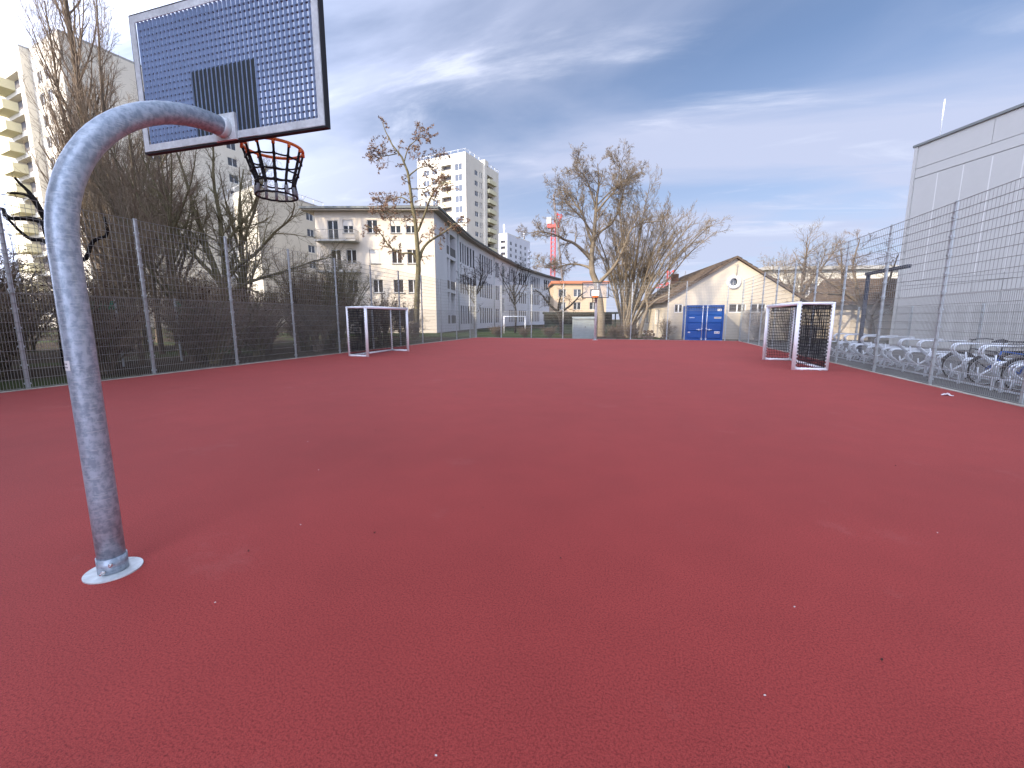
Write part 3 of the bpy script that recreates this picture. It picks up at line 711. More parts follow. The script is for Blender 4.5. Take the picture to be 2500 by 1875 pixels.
PLo = wire_panel(BAY, .03, 2.03, .05); PUp = wire_panel(BAY, 2.05, 4.03, .10); POST = post_mesh(FH)
def fence(label, pts, axis, fixed, skip_low=()):
    f = thing('mesh_fence', label, 'fence', (fixed, pts[0], 0) if axis == 'y' else (pts[0], fixed, 0), R(90) if axis == 'y' else 0)
    for i, a in enumerate(pts):
        o = link('post', POST, f, (a - pts[0], .045 if axis == 'x' else (-.045 if fixed > 0 else .045), 0))
        if i < len(pts) - 1:
            L = pts[i + 1] - a
            for me in ((PLo, PUp) if i not in skip_low else (PUp,)):
                o = link('mesh_panel', me, f, (a - pts[0], 0, 0)); o.scale = (L / BAY, 1, 1)
    return f
fence('tall galvanised mesh fence in front of the bare thicket', [5.78 - 2.54 * k for k in (3, 2, 1)] + [5.78 + 2.54 * k for k in range(11)] + [YF], 'y', XL)
fence('tall galvanised mesh fence beside the bicycle racks', [12.25 - 2.54 * k for k in (4, 3, 2, 1)] + [12.25 + 2.54 * k for k in range(8)] + [YF], 'y', XR)
fence('tall galvanised mesh fence around the blue container', [XL, -10.54, -8.08, -5.62, -3.12, -.64, 1.84, 3.0, 5.62, XR], 'x', YF, skip_low=(7,))
# low fence near the hall
LOWP = wire_panel(2.52, .05, 1.95, .05); LPOST = post_mesh(2.0)
fl_ = thing('mesh_fence', 'low galvanised mesh fence between the bicycle racks and the grey hall', 'fence', (9.4, 23.2, 0), math.atan2(-.929, .30))
for k in range(7):
    link('post', LPOST, fl_, (k * 2.52, .04, 0))
    if k < 6: link('mesh_panel', LOWP, fl_, (k * 2.52, 0, 0))

# ------------------------------------------------------------------ near basketball stand
HX, HY = -3.0, 1.6
hp = thing('basketball_stand', 'galvanised basketball stand seen from behind with swan neck pole and steel grating board', 'basketball hoop', (HX, HY, 0))
RP = .0665; ZT, RB = 2.90, 1.0
path = [(0, 0, .012), (0, 0, .5), (0, 0, 1.0), (0, 0, 1.5), (0, 0, ZT - RB)]
path += [(0, RB - RB * math.cos(R(a)), ZT - RB + RB * math.sin(R(a))) for a in range(5, 91, 5)] + [(0, 1.045, ZT)]
b = MB(); b.tube(path, RP, 32); b.build('pole', M['galv'], hp)
b = MB(); b.tube([(0, 0, .012), (0, 0, .105)], RP + .006, 32); sv = b.build('ground_sleeve', M['galv'], hp)
def disc(b, r, z0, z1, n=48, cx=0, cy=0):
    lo = [(cx + r * math.cos(2 * math.pi * k / n), cy + r * math.sin(2 * math.pi * k / n), z0) for k in range(n)]; hi = [(x, y, z1) for x, y, _ in lo]
    b.poly(hi); b.poly(lo[::-1])
    for k in range(n): b.poly([lo[k], lo[(k + 1) % n], hi[(k + 1) % n], hi[k]], 0, True)
b = MB(); disc(b, .138, .001, .009); b.build('base_plate', M['galv_frame'], hp)
for (a, z) in ((-62, .035), (-35, .075)):
    b = MB(); c0 = Vector((math.cos(R(a)), math.sin(R(a)), 0)); p = c0 * (RP + .006); p.z = z
    b.tube([p - c0 * .004, p + c0 * .016], .011, 6); b.tube([p + c0 * .012, p + c0 * .034], .005, 8); b.build('bolt', M['chrome'], hp)
# a little white sticker wrapped on the pole
b = MB(); a0 = -118
for k in range(5):
    t0, t1 = R(a0 + k * 9), R(a0 + k * 9 + 9)
    q = lambda t, z, r=RP + .0012: (r * math.cos(t), r * math.sin(t), z)
    b.poly([q(t0, 1.23), q(t1, 1.23), q(t1, 1.285), q(t0, 1.285)], 0, True)
    for z in (1.244, 1.262):
        if k < 4: b.poly([q(t0, z, RP + .0024), q(t0 + R(6), z, RP + .0024), q(t0 + R(6), z + .008, RP + .0024), q(t0, z + .008, RP + .0024)], 1)
b.build('sticker', [M['sticker'], M['sticker_ink']], hp)
# board
BW, BZ0, BZ1, BY = 1.72, 2.83, 3.80, 1.07       # relative to the pole foot; rear plane at BY
b = MB(); b.box(-.10, .10, BY - .02, BY - .001, BZ0 - .012, BZ0 + .17); b.tube([(0, BY - .07, ZT), (0, BY - .02, ZT)], RP + .004, 24)
b.build('mounting_plate', M['galv_frame'], hp)
fwid, th = .05, .045
b = MB()
b.box(-BW/2, BW/2, BY, BY + .006, BZ0, BZ0 + fwid); b.box(-BW/2, BW/2, BY, BY + .006, BZ1 - fwid, BZ1)
b.box(-BW/2, -BW/2 + fwid, BY, BY + .006, BZ0 + fwid, BZ1 - fwid); b.box(BW/2 - fwid, BW/2, BY, BY + .006, BZ0 + fwid, BZ1 - fwid)
bf = b.build('board_frame', M['galv_frame'], hp)
b = MB()    # dark edge protector around the rim of the board
e = .014
b.box(-BW/2 - e, BW/2 + e, BY + .0065, BY + th, BZ0 - e, BZ0 - .0005); b.box(-BW/2 - e, BW/2 + e, BY + .0065, BY + th, BZ1 + .0005, BZ1 + e)
b.box(-BW/2 - e, -BW/2 - .0005, BY + .0065, BY + th, BZ0, BZ1); b.box(BW/2 + .0005, BW/2 + e, BY + .0065, BY + th, BZ0, BZ1)
b.build('edge_protector', M['black_edge'], hp)
vb = MB(); vb.box(-.0016, .0016, BY + .002, BY + .034, BZ0 + fwid - .01, BZ1 - fwid + .01); vbm = vb.mesh('grating_bar', M['galv_bar'])
x = -BW/2 + fwid + .02
while x < BW/2 - fwid - .01: link('grating_bar', vbm, hp, (x, 0, 0)); x += .0405
hb = MB(); hb.box(-BW/2 + fwid - .005, BW/2 - fwid + .005, BY + .020, BY + .032, -.0035, .0035); hbm = hb.mesh('cross_rod', M['rod_shaded'])
z = BZ0 + fwid + .022
while z < BZ1 - fwid - .01: link('cross_rod', hbm, hp, (0, 0, z)); z += .0445
b = MB(); b.box(-.295, .295, BY + .009, BY + .042, BZ0 + .055, BZ0 + .505); b.build('target_panel', M['dark_sheet'], hp)
# ring
RZ, RCY, RRr = 2.915, BY + th + .15 + .225, .225
b = MB(); b.tube([(RRr * math.cos(2 * math.pi * k / 40), RCY + RRr * math.sin(2 * math.pi * k / 40), RZ) for k in range(40)], .0125, 10, closed=True)
rim = b.build('rim', M['orange'], hp)
b = MB(); b.box(-.1, .1, BY + th, BY + th + .012, RZ - .09, RZ + .06)
for s in (-1, 1): b.tube([(s * .08, BY + th, RZ - .005), (s * .09, RCY - RRr * .9, RZ - .003)], .011, 8)
b.box(-.09, .09, BY + th + .01, RCY - RRr + .01, RZ - .012, RZ + .004)
b.build('rim_bracket', M['orange'], hp)
NA = 12; hook = MB()
angs = [2 * math.pi * (k + .5) / NA for k in range(NA)]
net = bpy.data.objects.new('net', None); COL.objects.link(net); net.parent = hp
prof = [(.222, -.02), (.208, -.07), (.190, -.13), (.172, -.19), (.155, -.235), (.146, -.27), (.150, -.31), (.156, -.36), (.158, -.395)]
for k, a in enumerate(angs):
    ca, sa = math.cos(a), math.sin(a)
    hk = MB(); hk.tube([(ca * RRr, RCY + sa * RRr, RZ - .008), (ca * RRr, RCY + sa * RRr, RZ - .034)], .0125, 8); hk.build('hook', M['orange'], rim)
    rp = MB(); rp.tube([(ca * r, RCY + sa * r, RZ + z) for r, z in prof[:-2]], [.0095] * 7, 7); rp.build('net_rope', M['black'], net)
    gs = MB(); gs.tube([(ca * prof[-3][0], RCY + sa * prof[-3][0], RZ + prof[-3][1]), (ca * prof[-2][0], RCY + sa * prof[-2][0], RZ + prof[-2][1] - .015)], .0115, 8); gs.build('rope_sleeve', M['grey_plastic'], net)
rs = random.Random(5)
for (r, z, rad, sag) in ((.203, -.095, .007, .006), (.173, -.195, .007, .006), (.147, -.270, .007, .007), (.158, -.375, .0085, .004)):
    pts = []
    for k in range(NA * 4):
        a = angs[0] + 2 * math.pi * k / (NA * 4); sg = -sag * math.sin(math.pi * (k % 4) / 4); pts.append((math.cos(a) * r, RCY + math.sin(a) * r, RZ + z + sg))
    nr = MB(); nr.tube(pts, rad, 7, closed=True); nr.build('net_ring', M['black'], net)
    if r > .15 and z > -.3:
        for a in angs: kb = MB(); kb.tube([(math.cos(a) * r, RCY + math.sin(a) * r, RZ + z - .012), (math.cos(a) * r, RCY + math.sin(a) * r, RZ + z + .012)], .012, 6); kb.build('knot', M['black'], net)

# ------------------------------------------------------------------ far basketball stand
fp = thing('basketball_stand', 'slim basketball stand with see-through black framed board and white target beside the metal cabinet', 'basketball hoop', (-3.02, 30.75, 0))
b = MB(); b.tube([(0, 0, .01), (0, 0, 2.2), (0, -.12, 2.7), (0, -.45, 2.95), (0, -.6, 2.98)], .085, 16); b.build('pole', M['galv_frame'], fp)
b = MB(); disc(b, .2, .001, .012, 24); b.build('base_plate', M['galv_frame'], fp)
yb = -.64
b = MB(); e = .05
for (x0, x1, z0, z1) in ((-.9, .9, 2.9, 2.9 + e), (-.9, .9, 3.95 - e, 3.95), (-.9, -.9 + e, 2.9 + e, 3.95 - e), (.9 - e, .9, 2.9 + e, 3.95 - e)): b.box(x0, x1, yb - .03, yb + .01, z0, z1)
b.build('board_frame', M['black_edge'], fp)
vb = MB(); vb.box(-.0015, .0015, yb - .02, yb, 2.93, 3.92); vbm = vb.mesh('grating_bar', M['galv_bar'])
for k in range(42): link('grating_bar', vbm, fp, (-.86 + k * .042, 0, 0))
hb = MB(); hb.box(-.87, .87, yb - .012, yb - .006, -.002, .002); hbm = hb.mesh('cross_rod', M['galv_bar'])
for k in range(22): link('cross_rod', hbm, fp, (0, 0, 2.96 + k * .0445))
b = MB(); b.box(-.29, .29, yb - .034, yb - .026, 3.0, 3.45, 1); b.box(-.25, .25, yb - .038, yb - .0345, 3.04, 3.41, 0); b.build('target_panel', [M['white'], M['black_edge']], fp)
b = MB(); b.tube([(.225 * math.cos(2 * math.pi * k / 24), yb - .4 + .225 * math.sin(2 * math.pi * k / 24), 3.0) for k in range(24)], .016, 6, closed=True)
b.box(-.2, .2, yb - .06, yb - .04, 2.92, 3.05); b.build('rim', M['orange'], fp)
b = MB()
for k in range(10):
    a = 2 * math.pi * k / 10; b.tube([(.22 * math.cos(a), yb - .4 + .22 * math.sin(a), 2.98), (.15 * math.cos(a), yb - .4 + .15 * math.sin(a), 2.7), (.155 * math.cos(a), yb - .4 + .155 * math.sin(a), 2.58)], .008, 4)
for r, z in ((.19, 2.86), (.155, 2.7), (.155, 2.58)): b.tube([(r * math.cos(2 * math.pi * k / 16), yb - .4 + r * math.sin(2 * math.pi * k / 16), z) for k in range(16)], .007, 4, closed=True)
b.build('net', M['black'], fp)

# ------------------------------------------------------------------ two small goals
def goal(label, fx, y0, y1, depth):
    s = 1 if depth > 0 else -1
    t = thing('football_goal', label, 'goal', (fx, y0, 0)); W_ = y1 - y0; Hh = 2.0; D_ = depth
    pr, br = .054, .037
    for y in (0, W_): b = MB(); b.tube([(0, y, .002), (0, y, Hh)], pr, 16); b.build('front_post', M['white_paint'], t)
    b = MB(); b.tube([(0, -pr, Hh - pr), (0, W_ + pr, Hh - pr)], pr, 16); b.build('crossbar', M['white_paint'], t)
    for y in (0, W_):
        b = MB(); b.tube([(D_, y, .03), (D_, y, Hh - .03)], br, 12); b.build('rear_post', M['white_paint'], t)
        b = MB(); b.tube([(s * pr * .9, y, .035), (D_, y, .035)], br, 12); b.build('ground_bar', M['white_paint'], t)
        b = MB(); b.tube([(s * pr * .9, y, Hh - pr), (D_ + s * br, y, Hh - pr)], br, 12); b.build('top_bar', M['white_paint'], t)
        b = MB(); b.box(D_ - .03, D_ + .03, y - .02, y + .02, Hh - .015, Hh - .005); b.box(D_ - .02, D_ + .02, y - .02, y + .02, .001, .006); b.build('end_cap', M['black_edge'], t)
    b = MB(); b.tube([(D_, 0, .035), (D_, W_, .035)], br, 12); b.build('rear_ground_bar', M['white_paint'], t)
    b = MB(); b.tube([(D_, 0, Hh - pr), (D_, W_, Hh - pr)], br, 12); b.build('rear_top_bar', M['white_paint'], t)
    rn = random.Random(int(fx * 10)); rr_ = .0092
    def net_sheet(name, P, nu, nv):      # P(u,v) -> point; ropes as thin square tubes with a little sag
        b = MB(); off = [[rn.gauss(0, .004) for _ in range(nv + 1)] for _ in range(nu + 1)]
        G = [[P(i / nu, j / nv, off[i][j]) for j in range(nv + 1)] for i in range(nu + 1)]
        for i in range(nu + 1): b.tube(G[i][::2] if nv % 2 == 0 else G[i], rr_, 3, caps=False)
        for j in range(nv + 1): b.tube([G[i][j] for i in range(nu + 1)][::2] if nu % 2 == 0 else [G[i][j] for i in range(nu + 1)], rr_ * 1.25, 3, caps=False)
        o = b.build(name, M['black'], t); o['kind'] = 'stuff'; return o
    for y in (0, W_):
        net_sheet('side_net', lambda u, v, o, y=y: (s * .07 + (D_ - s * .11) * u + o, y + math.sin(u * math.pi) * math.sin(v * math.pi) * .02 + o, .09 + (Hh - .2) * v + o), 14, 18)
    net_sheet('rear_net', lambda u, v, o: (D_ + s * math.sin(u * math.pi) * math.sin(v * math.pi) * .03 + o, .05 + (W_ - .1) * u + o, .09 + (Hh - .2) * v + o), 40, 18)
    net_sheet('roof_net', lambda u, v, o: (s * .04 + (D_ - s * .06) * u, .05 + (W_ - .1) * v + o, Hh - pr - .01 - .05 * math.sin(u * math.pi) * math.sin(v * math.pi) + o), 8, 30)
    c = MB()        # white net clips
    for y in (0, W_):
        iy = .0
        for k in range(19):
            z = .09 + (Hh - .2) * k / 18
            for x, r0 in ((s * (pr + .012), 0), (D_ - s * (br + .012), 0)): c.box(x - .014, x + .014, y - .016, y + .016, z - .015, z + .015)
        for k in range(1, 8):
            x = D_ * k / 8; c.box(x - .011, x + .011, y - .012, y + .012, .06, .085)
    for k in range(1, 31):
        y = W_ * k / 31; c.box(D_ - .012, D_ + .012, y - .011, y + .011, .06, .085); c.box(D_ - .012, D_ + .012, y - .011, y + .011, Hh - .09, Hh - .066)
    o = c.build('net_clips', M['white'], t); o['kind'] = 'stuff'
    b = MB()
    for y in (0, W_):
        for x in (D_ * .25, D_ * .8): b.box(x - .03, x + .03, y - .035, y + .035, .001, .012)
    b.build('ground_anchor', M['white'], t)
    return t
goal('white football goal with black net against the fence by the thicket', -10.35, 14.63, 17.75, -.86)
goal('white football goal with black net in front of the bicycle racks', 4.43, 14.52, 17.74, .86)
# old white goal on the grass beyond the far fence
og = thing('football_goal', 'thin white goal frame without net on the grass before the school wall', 'goal', (-13.6, 42.8, -.03), R(17))
b = MB(); b.tube([(0, 0, 0), (0, 0, 1.75)], .045, 8); b.build('post', M['white_paint'], og)
b = MB(); b.tube([(2.2, 0, 0), (2.2, 0, 1.75)], .045, 8); b.build('post', M['white_paint'], og)
b = MB(); b.tube([(-.04, 0, 1.75), (2.24, 0, 1.75)], .045, 8); b.build('crossbar', M['white_paint'], og)

# ------------------------------------------------------------------ blue container
ct = thing('shipping_container', 'blue shipping container with closed double doors set into the mesh fence', 'container', (3.06, YF + .02, 0))
CW, CH, CL = 2.40, 2.42, 2.99
b = MB(); ps = []
for side_x, sgn in ((.02, 1), (CW - .02, -1)):      # corrugated sides
    y = .12; k = 0
    while y < CL - .1:
        o0 = 0 if k % 2 == 0 else .035; o1 = .035 if k % 2 == 0 else 0
        b.poly([(side_x + sgn * o0, y, .14), (side_x + sgn * o0, y + .07, .14), (side_x + sgn * o0, y + .07, CH - .1), (side_x + sgn * o0, y, CH - .1)])
        b.poly([(side_x + sgn * o0, y + .07, .14), (side_x + sgn * o1, y + .10, .14), (side_x + sgn * o1, y + .10, CH - .1), (side_x + sgn * o0, y + .07, CH - .1)]); y += .10; k += 1
b.poly([(0, CL, 0), (CW, CL, 0), (CW, CL, CH), (0, CL, CH)]); b.poly([(.06, .12, CH - .05), (CW - .06, .12, CH - .05), (CW - .06, CL - .05, CH - .05), (.06, CL - .05, CH - .05)])
b.build('body', M['blue'], ct)
b = MB()
for x in (0, CW - .1): b.box(x, x + .1, 0, .11, .01, CH); b.box(x, x + .1, CL - .11, CL - .001, .01, CH)
b.box(.1, CW - .1, .005, .1, CH - .13, CH - .002); b.box(.1, CW - .1, .005, .1, .012, .13)
for x in (.002, CW - .082): b.box(x, x + .08, .11, CL - .11, CH - .085, CH - .004); b.box(x, x + .08, .11, CL - .11, .014, .13)
b.build('frame', M['blue'], ct)
b = MB(); b.box(.02, CW - .02, -.012, .10, CH + .001, CH + .035); b.build('top_edge', M['white'], ct)
b = MB(); b.box(.1, CW - .1, .12, .13, .13, CH - .13); b.build('gasket', M['blue_dark'], ct)
for di, x0 in enumerate((.115, CW / 2 + .018)):
    w_ = CW / 2 - .133; z0, z1 = .15, CH - .15
    b = MB(); zz = z0; n = 4; ph = (z1 - z0) / n
    for k in range(n):      # pressed horizontal panels with recessed grooves
        a, c = z0 + k * ph, z0 + (k + 1) * ph
        b.poly([(x0, .05, a + .03), (x0 + w_, .05, a + .03), (x0 + w_, .05, c - .03), (x0, .05, c - .03)])
        b.poly([(x0, .085, a), (x0 + w_, .085, a), (x0 + w_, .05, a + .03), (x0, .05, a + .03)]); b.poly([(x0, .05, c - .03), (x0 + w_, .05, c - .03), (x0 + w_, .085, c), (x0, .085, c)])
    b.poly([(x0, .05, z0), (x0, .11, z0), (x0, .11, z1), (x0, .05, z1)]); b.poly([(x0 + w_, .11, z0), (x0 + w_, .05, z0), (x0 + w_, .05, z1), (x0 + w_, .11, z1)])
    dr = b.build('door', M['blue'], ct)
    xb = CW / 2 + (-.14 if di == 0 else .14)
    b = MB(); b.tube([(xb, .015, .03), (xb, .015, CH - .03)], .021, 8)
    for z in (.12, .82, CH - .17): b.box(xb - .055, xb + .055, -.005, .035, z, z + .04)
    for z in (.03, CH - .09): b.box(xb - .035, xb + .035, -.01, .03, z, z + .05)
    b.build('lock_bar', M['zinc_bar'], dr)
    b = MB(); s_ = -1 if di == 0 else 1
    b.box(min(xb, xb + s_ * .36), max(xb, xb + s_ * .36), -.022, .0, .735, .765); b.box(xb + s_ * .19 - .025, xb + s_ * .19 + .025, -.03, .03, .69, .80); b.build('handle', M['zinc_bar'], dr)
    for z in (.35, 1.15, 1.95): b = MB(); xh = .09 if di == 0 else CW - .13; b.box(xh, xh + .04, -.012, .02, z, z + .07); b.build('hinge', M['blue'], ct)
b = MB(); b.box(CW / 2 - .07, CW / 2 + .07, .0, .045, 1.08, 1.22); b.build('lock_box', M['blue'], ct)
def sticker(x0, x1, z0, z1, marks, base='sticker'):
    b = MB(); b.box(x0, x1, .040, .046, z0, z1)
    for (a, c, d_, e_, mi) in marks: b.box(x0 + a, x0 + c, .036, .0405, z0 + d_, z0 + e_, mi)
    b.build('sticker', [M[base], M['sticker_ink'], M['sticker_red']], ct)
sticker(1.98, 2.23, 2.02, 2.16, [(.02, .1, .08, .11, 1), (.14, .22, .03, .11, 1)])
sticker(1.80, 2.24, 1.50, 1.62, [(.03, .08, .03, .09, 2), (.12, .41, .045, .085, 1)], 'satin_grey')
sticker(1.86, 2.20, .48, .63, [(.03, .1, .03, .11, 1), (.13, .2, .08, .11, 1), (.15, .24, .03, .06, 2), (.25, .31, .05, .11, 1)])
sticker(.17, .32, .52, .59, [(.03, .12, .025, .045, 1)])
b = MB()
for k in range(9): b.box(.22 + k * .038, .22 + k * .038 + .026, .042, .046, 1.545, 1.585)
b.build('lettering', M['zinc_bar'], ct)

# ------------------------------------------------------------------ grey metal cabinet, log piles, plank bench
sd_ = thing('metal_cabinet', 'grey ribbed metal cabinet behind the fence next to a hoop pole', 'cabinet', (-4.9, 33.0, -.03), R(14))
b = MB(); x = 0
while x < 1.69: b.box(x, x + .075, 0, .02, .04, 1.5); x += .105
b.box(0, 1.72, .02, 1.0, .0, 1.5); b.build('body', M['shed_metal'], sd_)
b = MB(); b.poly([(-.05, -.06, 1.50), (1.77, -.06, 1.50), (1.77, 1.05, 1.62), (-.05, 1.05, 1.62)]); b.poly([(-.05, -.06, 1.50), (-.05, -.06, 1.56), (1.77, -.06, 1.56), (1.77, -.06, 1.50)]); b.poly([(-.05, -.06, 1.56), (1.77, -.06, 1.56), (1.77, 1.05, 1.68), (-.05, 1.05, 1.68)]); b.build('lid', M['shed_metal'], sd_)
b = MB(); b.box(.86, .94, -.03, 0, .85, .95); b.build('latch', M['joint_dark'], sd_)
def logpile(label, x, y, n, r, up):
    t = thing('log_pile', label, 'wood', (x, y, -.06)); rnd = random.Random(int(x * 100))
    for k in range(n):
        b = MB(); px = (k % 3) * r * 2.05 + rnd.uniform(-.02, .02) + (r if (k // 3) % 2 else 0); pz = r + (k // 3) * r * 1.75
        b.tube([(px, 0, pz), (px + rnd.uniform(-.03, .03), .7, pz)], r * rnd.uniform(.85, 1.05), 10); b.build('log', M['wood'], t)
logpile('stack of short logs near the corner of the gabled building', .35, 34.0, 9, .13, 3)
logpile('low pile of logs beside the taller log stack', 1.6, 34.0, 5, .10, 2)

# ------------------------------------------------------------------ bicycle racks and bicycles
def holder_mesh(h):
    b = MB(); r = .024
    def arc(c, rad, a0, a1, n): return [(c[0] + rad * math.cos(R(a0 + (a1 - a0) * k / n)), 0, c[1] + rad * math.sin(R(a0 + (a1 - a0) * k / n))) for k in range(n + 1)]
    for s in (-1, 1):
        y = s * .055
        top = arc((.16, h - .13), .13, 95, 245, 7)
        pts = [(1.0, 0, h)] + top + [(.30, 0, h - .42), (.36, 0, h - .5), (.30, 0, .06)]
        b.tube([(p[0], y + (0 if i < len(pts) - 2 else -s * .02), p[2]) for i, p in enumerate(pts)], r, 7)
    b.tube([(1.0, -.055, h), (1.03, -.03, h), (1.03, .03, h), (1.0, .055, h)], r, 7)
    b.tube([(.04, 0, .06), (.10, 0, .28), (.34, 0, h - .46), (.30, 0, h - .2)], r * .9, 7)
    return b.mesh('wheel_holder', M['rack'])
HOLD = {0: holder_mesh(.60), 1: holder_mesh(.93)}
RLABEL = ['galvanised bicycle rack section at the end nearest the gabled building', 'galvanised bicycle rack section behind the goal, second from the gabled building', 'galvanised bicycle rack section by the navy steel frame', 'galvanised empty bicycle rack section before the parked bicycles', 'galvanised bicycle rack section holding the parked bicycles', 'galvanised bicycle rack section past the parked bicycles, farthest from the gabled building']
for i in range(6):
    y1 = 20.9 - i * 2.35
    t = thing('bicycle_rack', RLABEL[i], 'bicycle rack', (7.42 - .035 * i, y1 - 2.3, -.02))
    for x in (.0, .95): b = MB(); b.box(x, x + .04, 0, 2.28, .03, .065); b.build('ground_rail', M['rack'], t)
    b = MB(); b.box(0.003, .037, .02, 2.26, .26, .285); b.build('front_rail', M['rack'], t)
    for y in (.1, 1.12, 2.14): b = MB(); b.box(-.002, .042, y, y + .045, 0, .26); b.build('foot', M['rack'], t); b = MB(); b.box(.93, 1.0, y - .03, y + .07, 0, .03); b.build('foot_plate', M['rack'], t)
    for k in range(5): link('wheel_holder', HOLD[k % 2], t, (.04, .22 + k * .46, 0))
def bicycle(label, x, y, rz, fm, seat='bike_black', basket=False, lean=4):
    t = thing('bicycle', label, 'bicycle', (x, y, -.02), rz); t.rotation_euler = (R(lean), 0, rz)
    Rw = .335
    for wx in (0, 1.06):
        b = MB(); b.tube([(wx + Rw * math.cos(2 * math.pi * k / 28), 0, Rw + .018 + Rw * math.sin(2 * math.pi * k / 28)) for k in range(28)], .02, 7, closed=True); wh = b.build('wheel', M['tyre'], t)
        b = MB(); b.tube([(wx + .31 * math.cos(2 * math.pi * k / 28), 0, Rw + .018 + .31 * math.sin(2 * math.pi * k / 28)) for k in range(28)], .01, 5, closed=True)
        for k in range(16): a = 2 * math.pi * k / 16; b.tube([(wx, (-.02 if k % 2 else .02), Rw + .018), (wx + .31 * math.cos(a), 0, Rw + .018 + .31 * math.sin(a))], .0016, 3, caps=False)
        b.cyl((wx, -.05, Rw + .018), (wx, .05, Rw + .018), .02, 8); b.build('rim', M['bike_silver'], wh)
        b = MB(); b.tube([(wx + .375 * math.cos(R(a)), 0, Rw + .018 + .375 * math.sin(R(a))) for a in range(20, 171, 15)], .022, 5); b.build('mudguard', M['bike_black'], t)
    z0 = Rw + .018
    b = MB(); bb = (.46, 0, .29); sp = (.36, 0, .72); hd = (.86, 0, .80); hl = (.90, 0, .62)
    for p, q, r in ((bb, sp, .017), (sp, hd, .016), (bb, hl, .018), (hd, hl, .02), (bb, (0, .05, z0), .011), (bb, (0, -.05, z0), .011), (sp, (0, .05, z0), .009), (sp, (0, -.05, z0), .009), (hl, (1.06, .05, z0), .013), (hl, (1.06, -.05, z0), .013)): b.cyl(p, q, r, 8)
    b.build('frame', M[fm], t)
    b = MB(); b.cyl(sp, (.33, 0, .93), .014, 8); b.build('seat_post', M['bike_silver'], t)
    b = MB(); b.tube([(.19, 0, .955), (.27, 0, .965), (.36, 0, .96), (.47, 0, .955)], [.03, .085, .06, .022], 10); sdl = b.build('saddle', M[seat], t); 
    b = MB(); b.tube([(.62, .28, 1.02), (.74, .27, 1.04), (.84, .12, 1.03), (.85, 0, 1.02), (.84, -.12, 1.03), (.74, -.27, 1.04), (.62, -.28, 1.02)], .013, 8); b.cyl(hd, (.85, 0, 1.02), .014, 8); b.build('handlebar', M['bike_black'], t)
    b = MB(); b.tube([(bb[0] + .09 * math.cos(2 * math.pi * k / 18), -.04, bb[2] + .09 * math.sin(2 * math.pi * k / 18)) for k in range(18)], .008, 5, closed=True); b.cyl((bb[0], -.05, bb[2]), (bb[0] + .12, -.06, bb[2] - .11), .009, 6); b.cyl((bb[0], .05, bb[2]), (bb[0] - .12, .06, bb[2] + .11), .009, 6); b.box(.54, .62, -.14, -.06, .165, .19); b.box(.30, .38, .06, .14, .39, .415); b.build('crank', M['bike_silver'], t)
    b = MB(); b.box(-.2, .3, -.05, .05, .73, .745); b.cyl((-.1, .05, .73), (0, .06, z0), .006, 5); b.cyl((-.1, -.05, .73), (0, -.06, z0), .006, 5); b.build('carrier', M['bike_black'], t)
    if basket:
        b = MB()
        for k in range(9):
            b.box(-.22, .16, -.16 + k * .04 - .003, -.16 + k * .04 + .003, .75, .756)
        for z in (.75, .83, .91, .98): b.tube([(-.22, -.17, z), (.16, -.17, z), (.16, .17, z), (-.22, .17, z)], .005, 4, closed=True)
        for k in range(8):
            for s in (-.17, .17): b.cyl((-.22 + k * .054, s, .75), (-.22 + k * .054, s, .98), .003, 4)
        b.build('basket', M['bike_black'], t)
    return t
bicycle('black bicycle with rear basket parked in the rack', 8.75, 13.35, R(180), 'bike_black', basket=True)
bicycle('blue framed bicycle parked in the rack', 8.72, 12.45, R(180), 'bike_blue', lean=-3)
bicycle('silver bicycle with yellow saddle cover parked in the rack', 8.80, 11.55, R(180), 'bike_silver', 'yellow_cover')
bicycle('black bicycle without basket parked in the rack next to the silver one', 8.70, 10.7, R(180), 'bike_black', lean=3)
def hoop(label, x, y):
    t = tag(MB().tube([(0, 0, -.04), (0, 0, .98), (.05, 0, 1.10), (.14, 0, 1.15), (.62, 0, 1.15), (.71, 0, 1.10), (.76, 0, .98), (.76, 0, -.04)], .024, 8).build('bicycle_stand', M['rack'], None, (x, y, 0)), label, 'bicycle stand', 'lean hoops behind the bicycle racks')
for k in range(4): hoop('galvanised lean hoop standing behind the parked bicycles', 9.75 + .05 * k, 13.6 - 1.15 * k)
# navy steel frame
nf = thing('steel_frame', 'dark navy steel post with long top beam behind the bicycle racks', 'frame', (7.95, 19.15, -.02))
b = MB(); b.box(-.05, .05, -.05, .05, 0, 3.1); b.build('post', M['navy'], nf)
b = MB(); b.box(-.06, .06, -2.5, .15, 3.10, 3.20); b.build('beam', M['navy'], nf)

